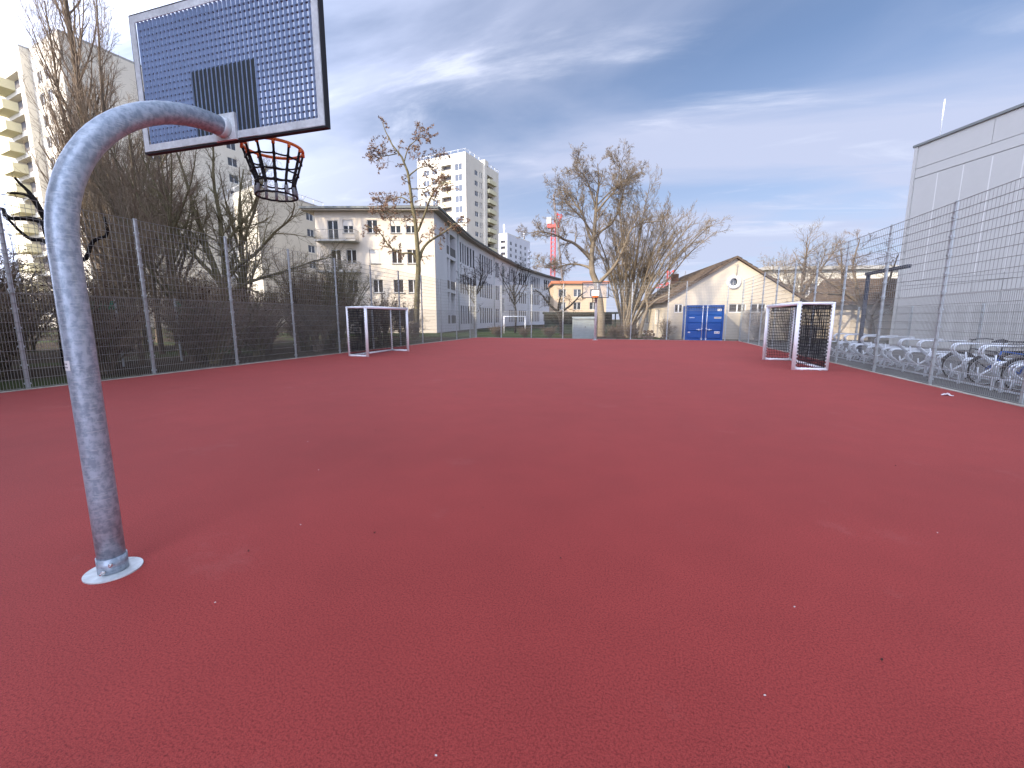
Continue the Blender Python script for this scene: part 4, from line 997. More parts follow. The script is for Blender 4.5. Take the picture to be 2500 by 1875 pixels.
# ------------------------------------------------------------------ trees
def perp(d, rng):
    a = rng.normal(size=d.shape); a -= d * (a * d).sum(1, keepdims=True); return a / np.linalg.norm(a, axis=1, keepdims=True)
def unit(d): return d / np.maximum(np.linalg.norm(d, axis=-1, keepdims=True), 1e-9)
def tube_np(pts, rad, n):
    """batch of polylines (B,k,3) with radii (B,k) -> verts, quads"""
    B, k, _ = pts.shape
    d = unit(np.concatenate([pts[:, 1:2] - pts[:, :1], pts[:, 2:] - pts[:, :-2], pts[:, -1:] - pts[:, -2:-1]], 1))
    ref = np.where(np.abs(d[:, :1, 2:3]) < .9, np.array([0, 0, 1.]), np.array([1., 0, 0])); ref = np.repeat(ref, k, 1)
    a = unit(ref - d * (ref * d).sum(-1, keepdims=True)); c = np.cross(d, a)
    t = np.arange(n) * 2 * np.pi / n
    v = pts[:, :, None] + (a[:, :, None] * np.cos(t)[None, None, :, None] + c[:, :, None] * np.sin(t)[None, None, :, None]) * rad[:, :, None, None]
    idx = np.arange(B * k * n).reshape(B, k, n); nx = np.roll(idx, -1, 2)
    q = np.stack([idx[:, :-1], nx[:, :-1], nx[:, 1:], idx[:, 1:]], -1).reshape(-1, 4)
    return v.reshape(-1, 3), q
def np_mesh(name, chunks, m, smooth=True):
    vs, qs, off = [], [], 0
    for v, q in chunks: vs.append(v); qs.append(q + off); off += len(v)
    v = np.concatenate(vs); q = np.concatenate(qs); k = q.shape[1]
    me = bpy.data.meshes.new(name); me.vertices.add(len(v)); me.vertices.foreach_set('co', v.astype(np.float32).ravel())
    me.loops.add(q.size); me.loops.foreach_set('vertex_index', q.astype(np.int32).ravel())
    me.polygons.add(len(q)); me.polygons.foreach_set('loop_start', np.arange(0, q.size, k, dtype=np.int32))
    me.polygons.foreach_set('use_smooth', np.full(len(q), smooth)); me.materials.append(m); me.update(calc_edges=True); return me
def at_t(pts, rad, t):
    k = pts.shape[1]; f = t * (k - 1); i = np.minimum(f.astype(int), k - 2); w = (f - i)[:, None]; r = np.arange(len(pts))
    p = pts[r, i] * (1 - w) + pts[r, i + 1] * w; d = unit(pts[r, i + 1] - pts[r, i]); rr = rad[r, i] * (1 - w[:, 0]) + rad[r, i + 1] * w[:, 0]
    return p, d, rr
def children_of(pts, rad, L, rng):
    B = len(pts); n = L['n']; rep = np.repeat(np.arange(B), n)
    t0 = L.get('t0', .2); tt = t0 + (1 - t0) * (np.tile(np.arange(n), B) + rng.uniform(0, 1, B * n)) / n
    p, d, rr = at_t(pts[rep], rad[rep], np.clip(tt, 0, .999))
    plen = np.linalg.norm(np.diff(pts, axis=1), axis=2).sum(1)[rep]
    an = np.radians(rng.normal(L['ang'], L.get('dang', 10), B * n)); pe = perp(d, rng); pe[:, 2] += L.get('rise', 0); pe = unit(pe)
    cd_ = unit(d * np.cos(an)[:, None] + pe * np.sin(an)[:, None])
    if 'len_abs' in L: ln = rng.uniform(*L['len_abs'], B * n) * (1 - L.get('short', .45) * tt)
    else: ln = plen * rng.uniform(*L['len'], B * n) * (1 - L.get('short', .45) * tt)
    return p, cd_, ln, np.minimum(rr * L.get('rr', .6), L.get('rmax', 9))
def shoot(p, d, ln, r, L, rng):
    B = len(p); k = L['k']; pts = np.zeros((B, k, 3)); pts[:, 0] = p; st = (ln / (k - 1))[:, None]
    for j in range(1, k):
        d = unit(d + rng.normal(0, L.get('wob', .15), (B, 3)) + np.array([0, 0, L.get('up', 0)])); pts[:, j] = pts[:, j - 1] + d * st
    t = np.linspace(0, 1, k)[None]; rad = r[:, None] * (1 - t * (1 - L.get('tip', .35))); return pts, np.maximum(rad, L.get('rmin', .003))
def smooth_line(P, n):
    P = np.array(P, float); k = len(P); t = np.linspace(0, k - 1, n); out = []
    for x in t:
        i = min(int(x), k - 2); f = x - i; p0, p1, p2, p3 = P[max(i - 1, 0)], P[i], P[i + 1], P[min(i + 2, k - 1)]
        out.append(.5 * ((2 * p1) + (-p0 + p2) * f + (2 * p0 - 5 * p1 + 4 * p2 - p3) * f * f + (-p0 + 3 * p1 - 3 * p2 + p3) * f ** 3))
    return np.array(out)
CR = Vector((math.cos(R(CAM_YAW)), math.sin(R(CAM_YAW)), 0)); CF = Vector((-math.sin(R(CAM_YAW)), math.cos(R(CAM_YAW)), 0))
def make_tree(name, label, cat, loc, limbs, levels, seed, bark='bark', twig='twig', group=None, leaves=None, trunk_sides=10, rot=0, nline=14):
    """limbs: list of (polyline [(across, away, up)], radius foot, radius tip); levels grow from all limbs"""
    rng = np.random.default_rng(seed); root = thing(name, label, cat, loc, rot, group)
    T = []; cur = []
    for P, r0, r1 in limbs:
        W3 = np.array([list(CR * a + CF * b_ + Vector((0, 0, c))) for a, b_, c in P]); L3 = smooth_line(W3, nline)
        L3[1:-1] += rng.normal(0, .015, L3[1:-1].shape) * min(1, r0 * 6)
        rad = np.linspace(r0, r1, nline) ; cur.append((L3, rad)); T.append(tube_np(L3[None], rad[None], trunk_sides))
    link('trunk', np_mesh('trunk', T, M[bark]), root)
    pts = np.stack([c[0] for c in cur]); rad = np.stack([c[1] for c in cur]); chunks = []; last = None
    for li, L in enumerate(levels):
        p, d, ln, r = children_of(pts, rad, L, rng)
        keep = p[:, 2] > L.get('zmin', .6); p, d, ln, r = p[keep], d[keep], ln[keep], r[keep]
        prev = (pts, rad); pts, rad = shoot(p, d, ln, r, L, rng); chunks.append(tube_np(pts, rad, L.get('sides', 3)))
    link('crown', np_mesh('crown', chunks, M[twig]), root)
    if leaves:
        n, size, mname, droop = leaves
        if mname == 'pods': pts, rad = prev
        sel = rng.integers(0, len(pts), n); tt = rng.uniform(.2, 1, n); p, d, _ = at_t(pts[sel], rad[sel], np.clip(tt, 0, .999))
        a = unit(rng.normal(size=(n, 3)) * np.array([1, 1, .4]) + np.array([0, 0, -droop])); bb_ = perp(a, rng); s = rng.uniform(.6, 1.3, n)[:, None] * size
        v = np.stack([p, p + a * s * .5 + bb_ * s * .22, p + a * s, p + a * s * .5 - bb_ * s * .22], 1).reshape(-1, 3); q = np.arange(4 * n).reshape(n, 4)
        o = link('seed_pods' if mname == 'pods' else 'leaves', np_mesh('leaves', [(v, q)], M[mname], False), root); o['kind'] = 'stuff'
    return root
def px(ppm, x0, y0, pts, dep=None):      # helper for reading branch outlines in metres
    k = len(pts); return [((x - x0) / ppm, (0 if dep is None else dep * i / max(1, k - 1)), (y0 - y) / ppm) for i, (x, y) in enumerate(pts)]

LV = [dict(n=17, k=6, ang=50, dang=15, len_abs=(1.2, 2.9), wob=.16, up=.10, rr=.5, rmax=.06, t0=.3, sides=4, zmin=3.2),
      dict(n=7, k=5, ang=46, dang=14, len=(.35, .65), wob=.18, up=.06, rr=.6, sides=3, t0=.15, rmin=.010),
      dict(n=6, k=4, ang=45, dang=14, len=(.4, .75), wob=.2, up=.04, rr=.65, sides=3, t0=.1, rmin=.008),
      dict(n=4, k=3, ang=42, dang=14, len=(.4, .8), wob=.22, up=.03, rr=.7, sides=3, t0=.1, rmin=.0065)]
Pf = lambda pts, dep=0: px(75.7, 740, 1435, pts, dep)
make_tree('bare_tree', 'large bare spreading tree behind the black framed basketball board', 'tree', (-3.3, 38.6, -.06), [
    (Pf([(742, 1435), (735, 1250), (700, 1090), (668, 1000), (664, 900), (675, 800), (685, 650), (690, 540), (698, 450), (685, 350)]), .34, .03),
    (Pf([(664, 940), (600, 880), (540, 840), (470, 820), (400, 790), (300, 780), (240, 800)], -1.5), .16, .02),
    (Pf([(668, 1000), (610, 968), (520, 958), (440, 980), (330, 965)], 1.8), .11, .02),
    (Pf([(670, 850), (640, 760), (600, 640), (560, 580), (500, 500), (430, 480)], 1.2), .13, .02),
    (Pf([(705, 1100), (760, 1040), (820, 970), (870, 850), (900, 760), (980, 720), (1100, 715)], -1.0), .17, .02),
    (Pf([(680, 820), (720, 760), (800, 700), (850, 610), (870, 520), (895, 440)], 1.5), .12, .02),
    (Pf([(688, 640), (740, 580), (790, 520), (800, 440), (790, 380)], -1.8), .09, .02),
    (Pf([(685, 620), (640, 520), (600, 450), (530, 400)], -1.2), .08, .02),
    (Pf([(690, 600), (770, 520), (860, 450), (960, 420)], .9), .07, .02), (Pf([(668, 780), (600, 700), (500, 620), (420, 600)], -1.6), .08, .02)], LV, 11, 'bark_pale', 'twig_pale')
# many stemmed tree to its right: stems fan out from one foot
def fan(n, H, spread, seed, r0, lean=0):
    rr_ = random.Random(seed); out = []
    for k in range(n):
        a = 2 * math.pi * (k + rr_.uniform(-.3, .3)) / n; s = spread * rr_.uniform(.25, 1.0); h = H * rr_.uniform(.72, 1.0) * (1 - .25 * (s / spread) ** 2)
        dx_, dy_ = math.cos(a) * s + lean, math.sin(a) * s; f = rr_.uniform(-.15, .15)
        out.append(([(math.cos(a) * .18, math.sin(a) * .18, 0), (dx_ * .18 + f, dy_ * .18, h * .22), (dx_ * .45 + f, dy_ * .45, h * .52), (dx_ * .75, dy_ * .75, h * .8), (dx_ * 1.05, dy_ * 1.05, h)], r0 * rr_.uniform(.7, 1.1), .02))
    return out
LVf = [dict(n=13, k=6, ang=36, dang=12, len_abs=(1.9, 3.9), wob=.10, up=.05, rr=.5, rmax=.045, t0=.36, sides=4, zmin=2.0, short=.5),
       dict(n=8, k=5, ang=34, dang=10, len=(.3, .6), wob=.10, up=.05, rr=.6, t0=.15, sides=3, rmin=.009),
       dict(n=6, k=4, ang=36, dang=12, len=(.35, .7), wob=.12, up=.04, rr=.65, t0=.1, sides=3, rmin=.007)]
make_tree('bare_tree', 'wide many stemmed bare tree fanning out between cabinet and gabled building', 'tree', (-1.3, 41.2, -.06), fan(28, 13.2, 5.8, 4, .12, 1.5), LVf, 12, 'bark_pale', 'twig')
make_tree('bare_tree', 'bent pale trunked bare tree at the foot of the many stemmed tree', 'tree', (.0, 36.6, -.06), [([(0, 0, 0), (.15, 0, 1.2), (.5, 0, 2.4), (.4, .3, 3.6), (.9, .3, 4.8)], .17, .04), ([(-.9, .4, 0), (-1.2, .3, 1.0), (-1.0, .3, 2.2), (-1.5, .5, 3.8)], .12, .03), ([(.5, 0, 2.4), (1.5, 0, 3.2), (3.2, -.3, 3.9), (4.4, -.2, 4.4)], .08, .02)], [dict(n=7, k=5, ang=45, len_abs=(.8, 1.8), wob=.18, up=.05, rr=.5, t0=.45, zmin=2.4), dict(n=6, k=4, ang=45, len=(.4, .8), wob=.2, rr=.6), dict(n=5, k=3, ang=45, len=(.4, .8), wob=.2, rr=.7)], 13, 'bark_pale', 'twig')
# locust tree with dry pods
Pa = lambda pts, dep=0: px(79.9, 875, 1441, pts, dep)
LA = [dict(n=14, k=6, ang=55, dang=16, len_abs=(.8, 1.9), wob=.26, up=.02, rr=.5, rmax=.04, t0=.3, sides=4, zmin=4.5),
      dict(n=6, k=5, ang=50, dang=16, len=(.35, .7), wob=.28, up=-.02, rr=.6, t0=.1, sides=3, rmin=.008), dict(n=4, k=3, ang=50, dang=16, len=(.4, .8), wob=.28, up=-.05, rr=.7, t0=.1, sides=3, rmin=.006)]
make_tree('locust_tree', 'slender crooked tree hung with brown seed pods in front of the cream end wall', 'tree', (-17.93, 32.2, -.06), [
    (Pa([(870, 1441), (880, 1250), (890, 1100), (905, 980), (900, 900), (900, 780), (880, 640), (868, 540), (860, 430), (830, 330), (770, 250), (725, 165), (705, 105)]), .26, .02),
    (Pa([(905, 960), (935, 860), (1000, 800), (1080, 750), (1140, 700), (1210, 690)], .8), .13, .02), (Pa([(905, 760), (960, 650), (1000, 560), (1050, 500), (1100, 470)], -.8), .10, .02),
    (Pa([(905, 960), (870, 900), (800, 900), (730, 860), (680, 780), (600, 740)], -.9), .10, .02), (Pa([(872, 590), (800, 545), (720, 560), (660, 580)], .7), .06, .015),
    (Pa([(862, 420), (920, 370), (1000, 340), (1040, 260)], .8), .06, .015), (Pa([(835, 335), (870, 260), (940, 215), (1000, 200)], -.7), .05, .015), (Pa([(790, 290), (720, 310), (650, 310)], -.5), .045, .015),
    (Pa([(878, 640), (820, 640), (740, 660), (650, 650)], -1.0), .05, .015), (Pa([(868, 500), (960, 480), (1060, 400)], 1.0), .05, .015)], LA, 21, 'bark_olive', 'twig_red', leaves=(12000, .12, 'pods', .9))
# tree right behind the left fence, forked low
Pl = lambda pts, dep=0: px(227, 1130, 1577, pts, dep)
LL = [dict(n=15, k=6, ang=46, dang=13, len_abs=(1.0, 2.4), wob=.13, up=.07, rr=.5, rmax=.035, t0=.15, sides=4, zmin=1.8), dict(n=8, k=5, ang=44, dang=13, len=(.35, .7), wob=.15, up=.04, rr=.6, t0=.1), dict(n=5, k=4, ang=42, dang=14, len=(.4, .75), wob=.18, up=.03, rr=.65, t0=.1, rmin=.0035)]
make_tree('bare_tree', 'bare tree forking low into a wide V behind the thicket fence', 'tree', (-17.2, 14.7, -.06), [
    (Pl([(1125, 1577), (1110, 1200), (1060, 950), (990, 700), (940, 520), (915, 380), (860, 180), (830, 0), (790, -200), (720, -420)]), .17, .03),
    (Pl([(1140, 1577), (1112, 1200), (1090, 900), (1070, 600), (1060, 400), (1050, 200), (1010, 0), (1000, -250), (1020, -470)], .6), .17, .03),
    (Pl([(1160, 1500), (1165, 1200), (1190, 900), (1210, 600), (1190, 300), (1200, 0), (1240, -250)], 1.0), .12, .02),
    (Pl([(1095, 850), (1250, 720), (1450, 600), (1650, 420), (1830, 300), (1900, 160)], -.6), .09, .02), (Pl([(1150, 950), (1300, 860), (1600, 760), (1900, 650), (2074, 600)], .9), .08, .02),
    (Pl([(1035, 850), (900, 680), (780, 480), (700, 280), (640, 0), (580, -250)], -.9), .09, .02), (Pl([(1060, 620), (1180, 400), (1340, 200), (1440, -60), (1500, -280)], .8), .08, .02), (Pl([(940, 560), (800, 400), (640, 330), (480, 300)], .5), .06, .015)], LL, 31, 'bark_olive', 'twig_olive')
# poplar: tall and narrow, many rising limbs
LP = [dict(n=58, k=8, ang=25, dang=6, len_abs=(6.5, 9.5), wob=.05, up=.12, rr=.40, rmax=.10, t0=.10, sides=4, zmin=3, short=.62), dict(n=9, k=5, ang=24, dang=8, len=(.22, .42), wob=.07, up=.09, rr=.55, t0=.15), dict(n=7, k=4, ang=26, dang=9, len=(.35, .7), wob=.09, up=.06, rr=.6, t0=.1, rmin=.007)]
make_tree('poplar_tree', 'tall narrow bare poplar rising in front of the yellow balcony tower', 'tree', (-39.9, 23.6, -.06), [([(0, 0, 0), (-.1, 0, 8), (-.2, .2, 16), (-.3, .2, 24), (-.1, 0, 30)], .40, .04), ([(.1, .1, 1.5), (.9, .2, 8), (1.4, 0, 15), (1.9, .2, 24)], .24, .03), ([(-.1, -.2, 4.0), (-.9, 0, 10), (-1.7, .2, 17), (-1.9, .3, 24)], .18, .03)], LP, 41, 'bark', 'twig_red', nline=20)
pc = copy_tree([o for o in bpy.data.objects if o.name == 'poplar_tree'][0]); pc.location = (-19.6, -.6, -.06); pc.rotation_euler = (0, 0, R(130)); pc.scale = (1.05, 1.05, .95)
pc['label'] = 'tall bare poplar beside the thicket fence, opposite the swan neck pole'
# dark pollard beside the near pole
make_tree('pollarded_tree', 'dark pollarded tree with thick crooked branches behind the swan neck pole', 'tree', (-17.3, 8.9, -.06), [
    ([(0, 0, 0), (.03, 0, 2), (-.05, .1, 3.6), (0, 0, 4.4)], .17, .11), ([(0, 0, 4.3), (-.45, .1, 4.55), (-1.0, -.1, 4.55), (-1.35, .1, 4.85), (-1.6, .1, 4.85)], .085, .03), ([(0, 0, 3.8), (-.4, .2, 3.95), (-.8, .2, 4.0), (-1.1, .1, 4.35), (-1.2, 0, 4.6)], .075, .025),
    ([(0, 0, 4.4), (-.3, .1, 5.0), (-.6, .2, 5.35), (-.85, .1, 5.75)], .085, .03), ([(0, 0, 3.3), (.5, .1, 3.35), (1.05, 0, 3.4), (1.2, .1, 3.9), (1.7, .1, 4.1), (1.75, 0, 4.6)], .08, .03), ([(0, 0, 4.3), (.35, .3, 4.9), (.45, .3, 5.6)], .07, .03), ([(0, 0, 4.4), (-.15, -.2, 5.1), (-.7, -.3, 5.2)], .06, .025)],
    [dict(n=3, k=5, ang=50, len_abs=(.5, 1.1), wob=.25, up=.05, rr=.35, rmax=.014, t0=.6, zmin=3.5), dict(n=3, k=4, ang=45, len=(.4, .8), wob=.25, rr=.6)], 51, 'bark_dark', 'twig')
# generic trees and shrubs of the thicket on the left: a few prototypes and copies
def generic_limbs(H, n, spread, r0, seed, fork=.25):
    rr_ = random.Random(seed); out = [([(0, 0, 0), (rr_.uniform(-.1, .1), 0, H * .3), (rr_.uniform(-.3, .3), rr_.uniform(-.2, .2), H * .65), (rr_.uniform(-.4, .4), 0, H)], r0, .02)]
    for k in range(n):
        a = 2 * math.pi * k / n + rr_.uniform(-.4, .4); z = H * rr_.uniform(fork, .6); s = spread * rr_.uniform(.6, 1)
        out.append(([(0, 0, z), (math.cos(a) * s * .4, math.sin(a) * s * .4, z + H * .12), (math.cos(a) * s * .8, math.sin(a) * s * .8, z + H * .28), (math.cos(a) * s, math.sin(a) * s, min(H, z + H * .42))], r0 * .5, .018))
    return out
LG = [dict(n=11, k=6, ang=40, dang=12, len_abs=(1.3, 2.9), wob=.12, up=.10, rr=.5, rmax=.035, t0=.2, sides=4, zmin=1.6), dict(n=8, k=5, ang=40, dang=13, len=(.35, .7), wob=.15, up=.05, rr=.6, t0=.1), dict(n=5, k=3, ang=42, dang=14, len=(.4, .8), wob=.18, up=.03, rr=.65, t0=.1, rmin=.004)]
THG = 'bare trees of the thicket'
gA = make_tree('bare_tree', 'slim bare tree in the thicket between the poplar and the forked tree', 'tree', (-22.7, 16.2, -.06), generic_limbs(10.5, 7, 2.3, .16, 3), LG, 61, 'bark', 'twig', THG)
gB = make_tree('bare_tree', 'slim bare tree in the thicket between the poplar and the forked tree', 'tree', (-26.3, 17.2, -.06), generic_limbs(12.5, 8, 2.6, .18, 5), LG, 62, 'bark_olive', 'twig_red', THG)
for i, (src, x, y, rz, s) in enumerate(((gA, -20.4, 13.8, 70, .72), (gB, -23.5, 15.2, 200, .78), (gA, -26.5, 16.2, 300, .8), (gB, -19.6, 17.6, 30, .72), (gA, -16.4, 10.4, 120, .55), (gB, -18.4, 13.2, 320, .66), (gA, -15.9, 17.0, 10, .45), (gA, -30.5, 20.5, 150, 1.05))):
    c = copy_tree(src); c.location = (x, y, -.06); c.rotation_euler = (0, 0, R(rz)); c.scale = (s, s, s)
LS = [dict(n=9, k=5, ang=36, dang=14, len_abs=(.6, 1.3), wob=.2, up=.08, rr=.5, rmax=.014, t0=.1, zmin=.15), dict(n=6, k=4, ang=42, dang=15, len=(.4, .8), wob=.22, up=.03, rr=.6, t0=.1, rmin=.0035), dict(n=4, k=3, ang=45, dang=15, len=(.4, .8), wob=.22, rr=.7, t0=.1, rmin=.003)]
SHG = 'bare shrubs along the thicket fence'; SHL = 'dense bare brown shrub growing hard against the thicket fence'
sA = make_tree('bare_shrub', SHL, 'shrub', (-14.6, 8.3, -.06), fan(16, 3.1, 1.25, 8, .03), LS, 71, 'bark', 'twig', SHG, leaves=(1500, .07, 'dead_leaf', .3), trunk_sides=5, nline=8)
sB = make_tree('bare_shrub', SHL, 'shrub', (-14.3, 11.4, -.06), fan(18, 2.6, 1.4, 9, .03), LS, 72, 'bark_olive', 'twig_red', SHG, leaves=(1500, .07, 'dead_leaf', .3), trunk_sides=5, nline=8)
rs = random.Random(12); spots = []
for k in range(26):
    y = 3.0 + k * .95 + rs.uniform(-.4, .4); x = -14.3 - rs.uniform(0, 1.0) - (k % 3) * 1.7; spots.append((x, y))
for i, (x, y) in enumerate(spots):
    if y > 22 : continue
    c = copy_tree(sA if i % 2 else sB); s = rs.uniform(.75, 1.2); c.location = (x, y, -.06); c.rotation_euler = (0, 0, rs.uniform(0, 6.28)); c.scale = (s, s, s * rs.uniform(.9, 1.2))
for k in range(14):
    c = copy_tree(sA if k % 2 else sB); s = rs.uniform(1.0, 1.5); c.location = (-20 - rs.uniform(0, 9), 5 + k * 1.35, -.06); c.rotation_euler = (0, 0, rs.uniform(0, 6.28)); c.scale = (s, s, s)
    c['label'] = 'tall bare shrub standing deep in the thicket'; c['group'] = 'shrubs deep in the thicket'
make_tree('round_shrub', 'big rounded olive shrub behind the goal by the thicket', 'shrub', (-15.3, 19.2, -.06), fan(34, 4.5, 1.8, 15, .035), [dict(n=13, k=5, ang=26, dang=10, len_abs=(.7, 1.4), wob=.12, up=.10, rr=.5, rmax=.012, t0=.12, zmin=.3), dict(n=7, k=4, ang=30, dang=12, len=(.4, .8), wob=.15, up=.05, rr=.6, t0=.1, rmin=.0035), dict(n=4, k=3, ang=35, len=(.4, .8), wob=.15, rr=.7, rmin=.003)], 81, 'bark_olive', 'twig_olive', trunk_sides=5, nline=8, leaves=(3500, .06, 'leaf_dark', .1))
for (x, y, s, lab) in ((-15.4, 23.5, 1.2, 'leafless shrub between the round shrub and the locust tree'), (-16.9, 28.5, 1.05, 'leafless shrub at the foot of the locust tree'), (-15.2, 27.0, .6, 'small leafless shrub by the corner of the cream wall')):
    c = copy_tree(sB); c.location = (x, y, -.06); c.scale = (s, s, s); c['label'] = lab; del c['group']; c['category'] = 'shrub'
# small trees before the long school wall, dark fruit tree, trees on the right
LT = [dict(n=7, k=5, ang=48, dang=13, len_abs=(.9, 1.8), wob=.16, up=.06, rr=.45, rmax=.03, t0=.3, sides=4, zmin=1.8), dict(n=5, k=4, ang=45, len=(.4, .75), wob=.18, up=.03, rr=.6, rmin=.009), dict(n=4, k=3, ang=45, len=(.4, .8), wob=.2, rr=.7, rmin=.007)]
make_tree('young_tree', 'young bare tree with branching crown before the white school wall', 'tree', (-15.4, 39.2, -.06), generic_limbs(6.4, 6, 1.6, .13, 21, .45), LT, 91, 'bark_dark', 'bark_dark')
make_tree('young_tree', 'young bare tree with straight trunk by the thin white goal frame', 'tree', (-12.8, 44.2, -.06), generic_limbs(7.2, 7, 1.8, .11, 22, .4), LT, 92, 'bark_dark', 'bark_dark')
make_tree('fruit_tree', 'low gnarled dark fruit tree at the end of the school wall', 'tree', (-7.5, 42.6, -.06), [([(0, 0, 0), (-.1, 0, 1.2), (-.4, 0, 2.2)], .22, .16), ([(-.4, 0, 2.2), (-1.3, .2, 3.0), (-2.0, .3, 3.9), (-2.7, .2, 4.4)], .13, .04), ([(-.4, 0, 2.2), (-.3, -.2, 3.3), (.1, -.3, 4.5)], .12, .04), ([(-.4, 0, 2.0), (.8, .2, 2.8), (1.8, .3, 3.8), (2.4, .2, 4.2)], .12, .04), ([(-1.3, .2, 3.0), (-1.2, .5, 4.0), (-1.6, .6, 4.8)], .08, .03)],
          [dict(n=9, k=5, ang=50, len_abs=(.7, 1.5), wob=.22, up=.05, rr=.4, rmax=.03, t0=.2, zmin=2), dict(n=6, k=4, ang=50, len=(.4, .8), wob=.22, rr=.6, rmin=.008), dict(n=4, k=3, ang=45, len=(.4, .8), wob=.2, rr=.7, rmin=.006)], 93, 'bark_dark', 'bark_dark')
make_tree('bare_tree', 'spreading bare tree before the brown tiled shed', 'tree', (15.2, 35.0, -.06), [([(0, 0, 0), (-.3, 0, 1.4), (-1.0, 0, 2.4), (-2.2, .2, 3.4), (-3.6, .3, 4.3), (-5.2, .2, 5.2)], .22, .03), ([(-.4, 0, 1.6), (.3, .2, 2.8), (.9, .3, 4.2), (1.2, .2, 5.8)], .15, .03), ([(-1.0, 0, 2.4), (-1.3, .3, 3.8), (-1.6, .4, 5.2), (-1.5, .2, 6.8)], .13, .03), ([(-2.2, .2, 3.4), (-2.8, -.3, 4.6), (-3.2, -.5, 6.0)], .1, .03), ([(-2.2, .2, 3.2), (-3.8, -.3, 3.2), (-5.6, -.5, 3.6)], .09, .02), ([(-.3, 0, 1.4), (.8, -.3, 2.2), (2.0, -.4, 3.2)], .1, .03)],
          [dict(n=10, k=6, ang=46, len_abs=(1.0, 2.2), wob=.18, up=.07, rr=.42, rmax=.035, t0=.25, sides=4, zmin=2), dict(n=7, k=4, ang=46, len=(.4, .75), wob=.2, up=.03, rr=.6, rmin=.007), dict(n=5, k=3, ang=45, len=(.4, .8), wob=.2, rr=.7, rmin=.006)], 94, 'bark', 'twig_red')
make_tree('bare_tree', 'upright bare tree between the gabled building and the low white building', 'tree', (13.6, 44.0, -.06), generic_limbs(8.4, 9, 3.0, .2, 31, .2), LG, 95, 'bark', 'twig')
make_tree('birch_tree', 'wispy distant birch showing above the slope of the gable', 'tree', (17.6, 67.9, -.06), generic_limbs(9.6, 7, 2.0, .14, 33, .35), [dict(n=8, k=5, ang=40, len_abs=(1.2, 2.2), wob=.12, up=.06, rr=.5, rmax=.04, t0=.2, zmin=3), dict(n=5, k=5, ang=50, len=(.5, .9), wob=.15, up=-.12, rr=.6, rmin=.01), dict(n=3, k=3, ang=40, len=(.4, .8), up=-.15, rr=.7, rmin=.009)], 96, 'bark_pale', 'twig_red')
for (x, y, s, lab) in ((8.0, 34.2, .75, 'scrubby bush against the gabled wall beside the container'), (10.2, 35.0, .9, 'scrubby bush at the end of the gabled wall toward the racks'), (1.9, 34.4, .5, 'thin climbing bush between the logs and the blue container')):
    c = copy_tree(sA); c.location = (x, y, -.06); c.scale = (s, s, s); c['label'] = lab; del c['group']
for (x, y, s) in ((-11.5, 34.4, .38), (-9.2, 34.6, .34), (-7.0, 34.2, .36), (-1.9, 34.4, .42), (-.6, 35.0, .45)):
    c = copy_tree(sB); c.location = (x, y, -.06); c.scale = (s * 1.6, s * 1.3, s); c['label'] = 'knee high bare bush behind the fence by the metal cabinet'; c['group'] = 'low bushes by the metal cabinet'
# green screen netting seen through the thicket
for (x, y, w_, z0, z1, lab) in ((-16.6, 8.8, 1.0, 1.86, 2.12, 'wide green construction screen panel glimpsed beside the pollarded tree'), (-16.5, 11.85, .6, 1.72, 2.2, 'narrow green construction screen panel glimpsed behind the thicket')):
    t = thing('screen_panel', lab, 'screen', (x, y, -.06), R(75))
    b = MB(); b.box(0, w_, -.02, .02, z0, z1); b.build('netting', M['green_net'], t)
    for xx in (-.05, w_ + .01): b = MB(); b.box(xx, xx + .04, -.03, .03, 0, z1 + .1); b.build('post', M['fence_post'], t)

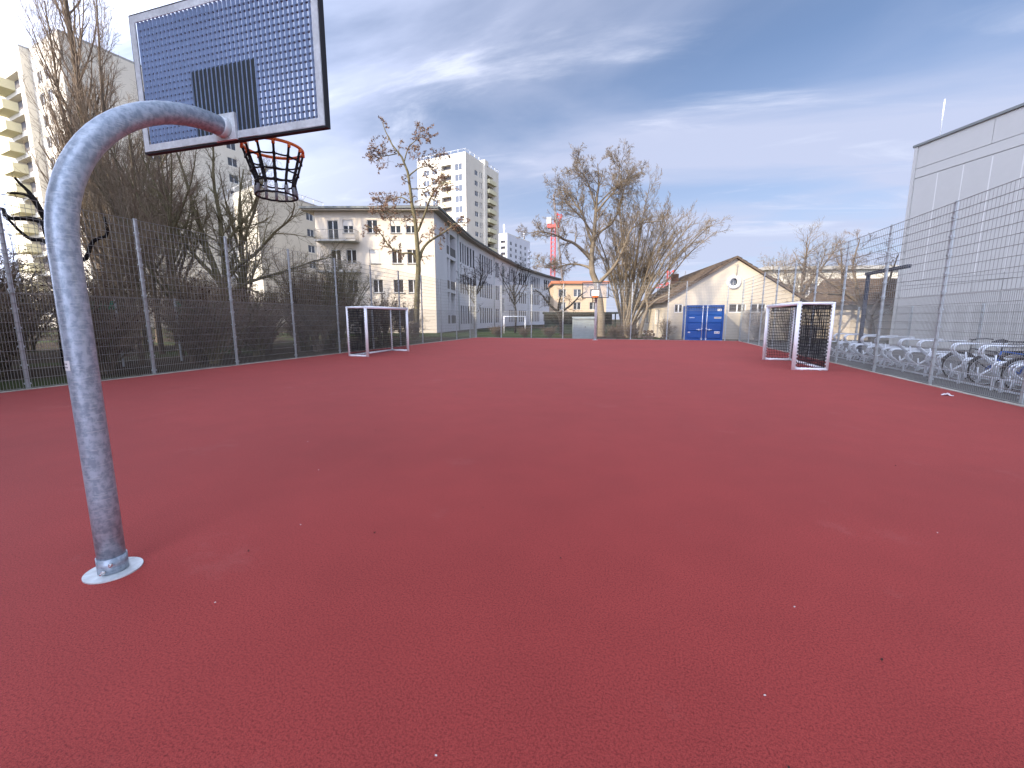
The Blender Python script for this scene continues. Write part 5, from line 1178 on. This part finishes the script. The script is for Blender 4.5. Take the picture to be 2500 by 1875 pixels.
# ------------------------------------------------------------------ litter on the court
rl = random.Random(77)
def leaf_mesh(seed, s):
    r_ = random.Random(seed); b = MB(); pts = []
    for k in range(9):
        a = 2 * math.pi * k / 9; rr_ = s * (1 if k % 2 else .6) * r_.uniform(.7, 1.1); pts.append((math.cos(a) * rr_ * 1.6, math.sin(a) * rr_ * .7, r_.uniform(.002, .012)))
    for k in range(9): b.poly([(0, 0, .006), pts[k], pts[(k + 1) % 9]])
    return b
leafs = [leaf_mesh(k, .009).mesh('dead_leaf', M['dead_leaf']) for k in range(4)]
GLf = 'dead leaves scattered on the red court'
for (x, y) in [(-2.4, 2.0), (-1.75, 2.45), (-2.55, 3.9), (-3.4, 4.9), (-1.15, 3.05), (-.42, 2.5), (1.1, 2.1), (-.3, 6.4), (-4.1, 7.8), (1.6, 7.0), (-5.0, 10.4), (2.6, 5.2), (-1.1, 9.6), (1.2, 1.5), (3.4, 8.8), (-6.4, 6.2), (-8.2, 8.8), (-9.6, 9.8), (.55, 1.45), (-2.9, 12.4), (-6.1, 14.2), (3.0, 12.6), (-10.8, 21.5), (-11.5, 24.6), (.9, 18.6)]:
    o = link('dead_leaf', leafs[rl.randrange(4)], None, (x, y, .001), rl.uniform(0, 6.28)); tag(o, 'small dead brown leaf lying on the red court', 'leaf', GLf)
fm_ = MB(); fm_.box(-.004, .004, -.002, .002, .001, .003); fm_.box(-.0015, .003, -.0035, .0015, .0032, .0045); fm_ = fm_.mesh('paper_scrap', M['litter'])
for (x, y) in [(-2.13, 1.55), (-2.35, 2.4), (-3.05, 3.4), (-.62, 1.15), (.55, 1.75), (.85, 2.4), (2.1, 3.6), (-3.9, 4.2)]:
    o = link('paper_scrap', fm_, None, (x, y, 0), rl.uniform(0, 6.28)); tag(o, 'tiny white scrap lying on the red court', 'litter', 'white scraps scattered on the red court')
b = MB(); r_ = random.Random(4); G = [[(i * .03 - .09, j * .028 - .055, max(.004, .05 * math.sin(i * .6) * math.sin(j * .8 + .3) + r_.uniform(-.012, .02))) for j in range(5)] for i in range(7)]
for i in range(6):
    for j in range(4): b.poly([G[i][j], G[i + 1][j], G[i + 1][j + 1], G[i][j + 1]])
tag(b.build('plastic_wrapper', M['plastic'], None, (5.9, 10.45, .002), R(-30)), 'crumpled clear plastic wrapper on the court by the bicycle racks', 'wrapper')
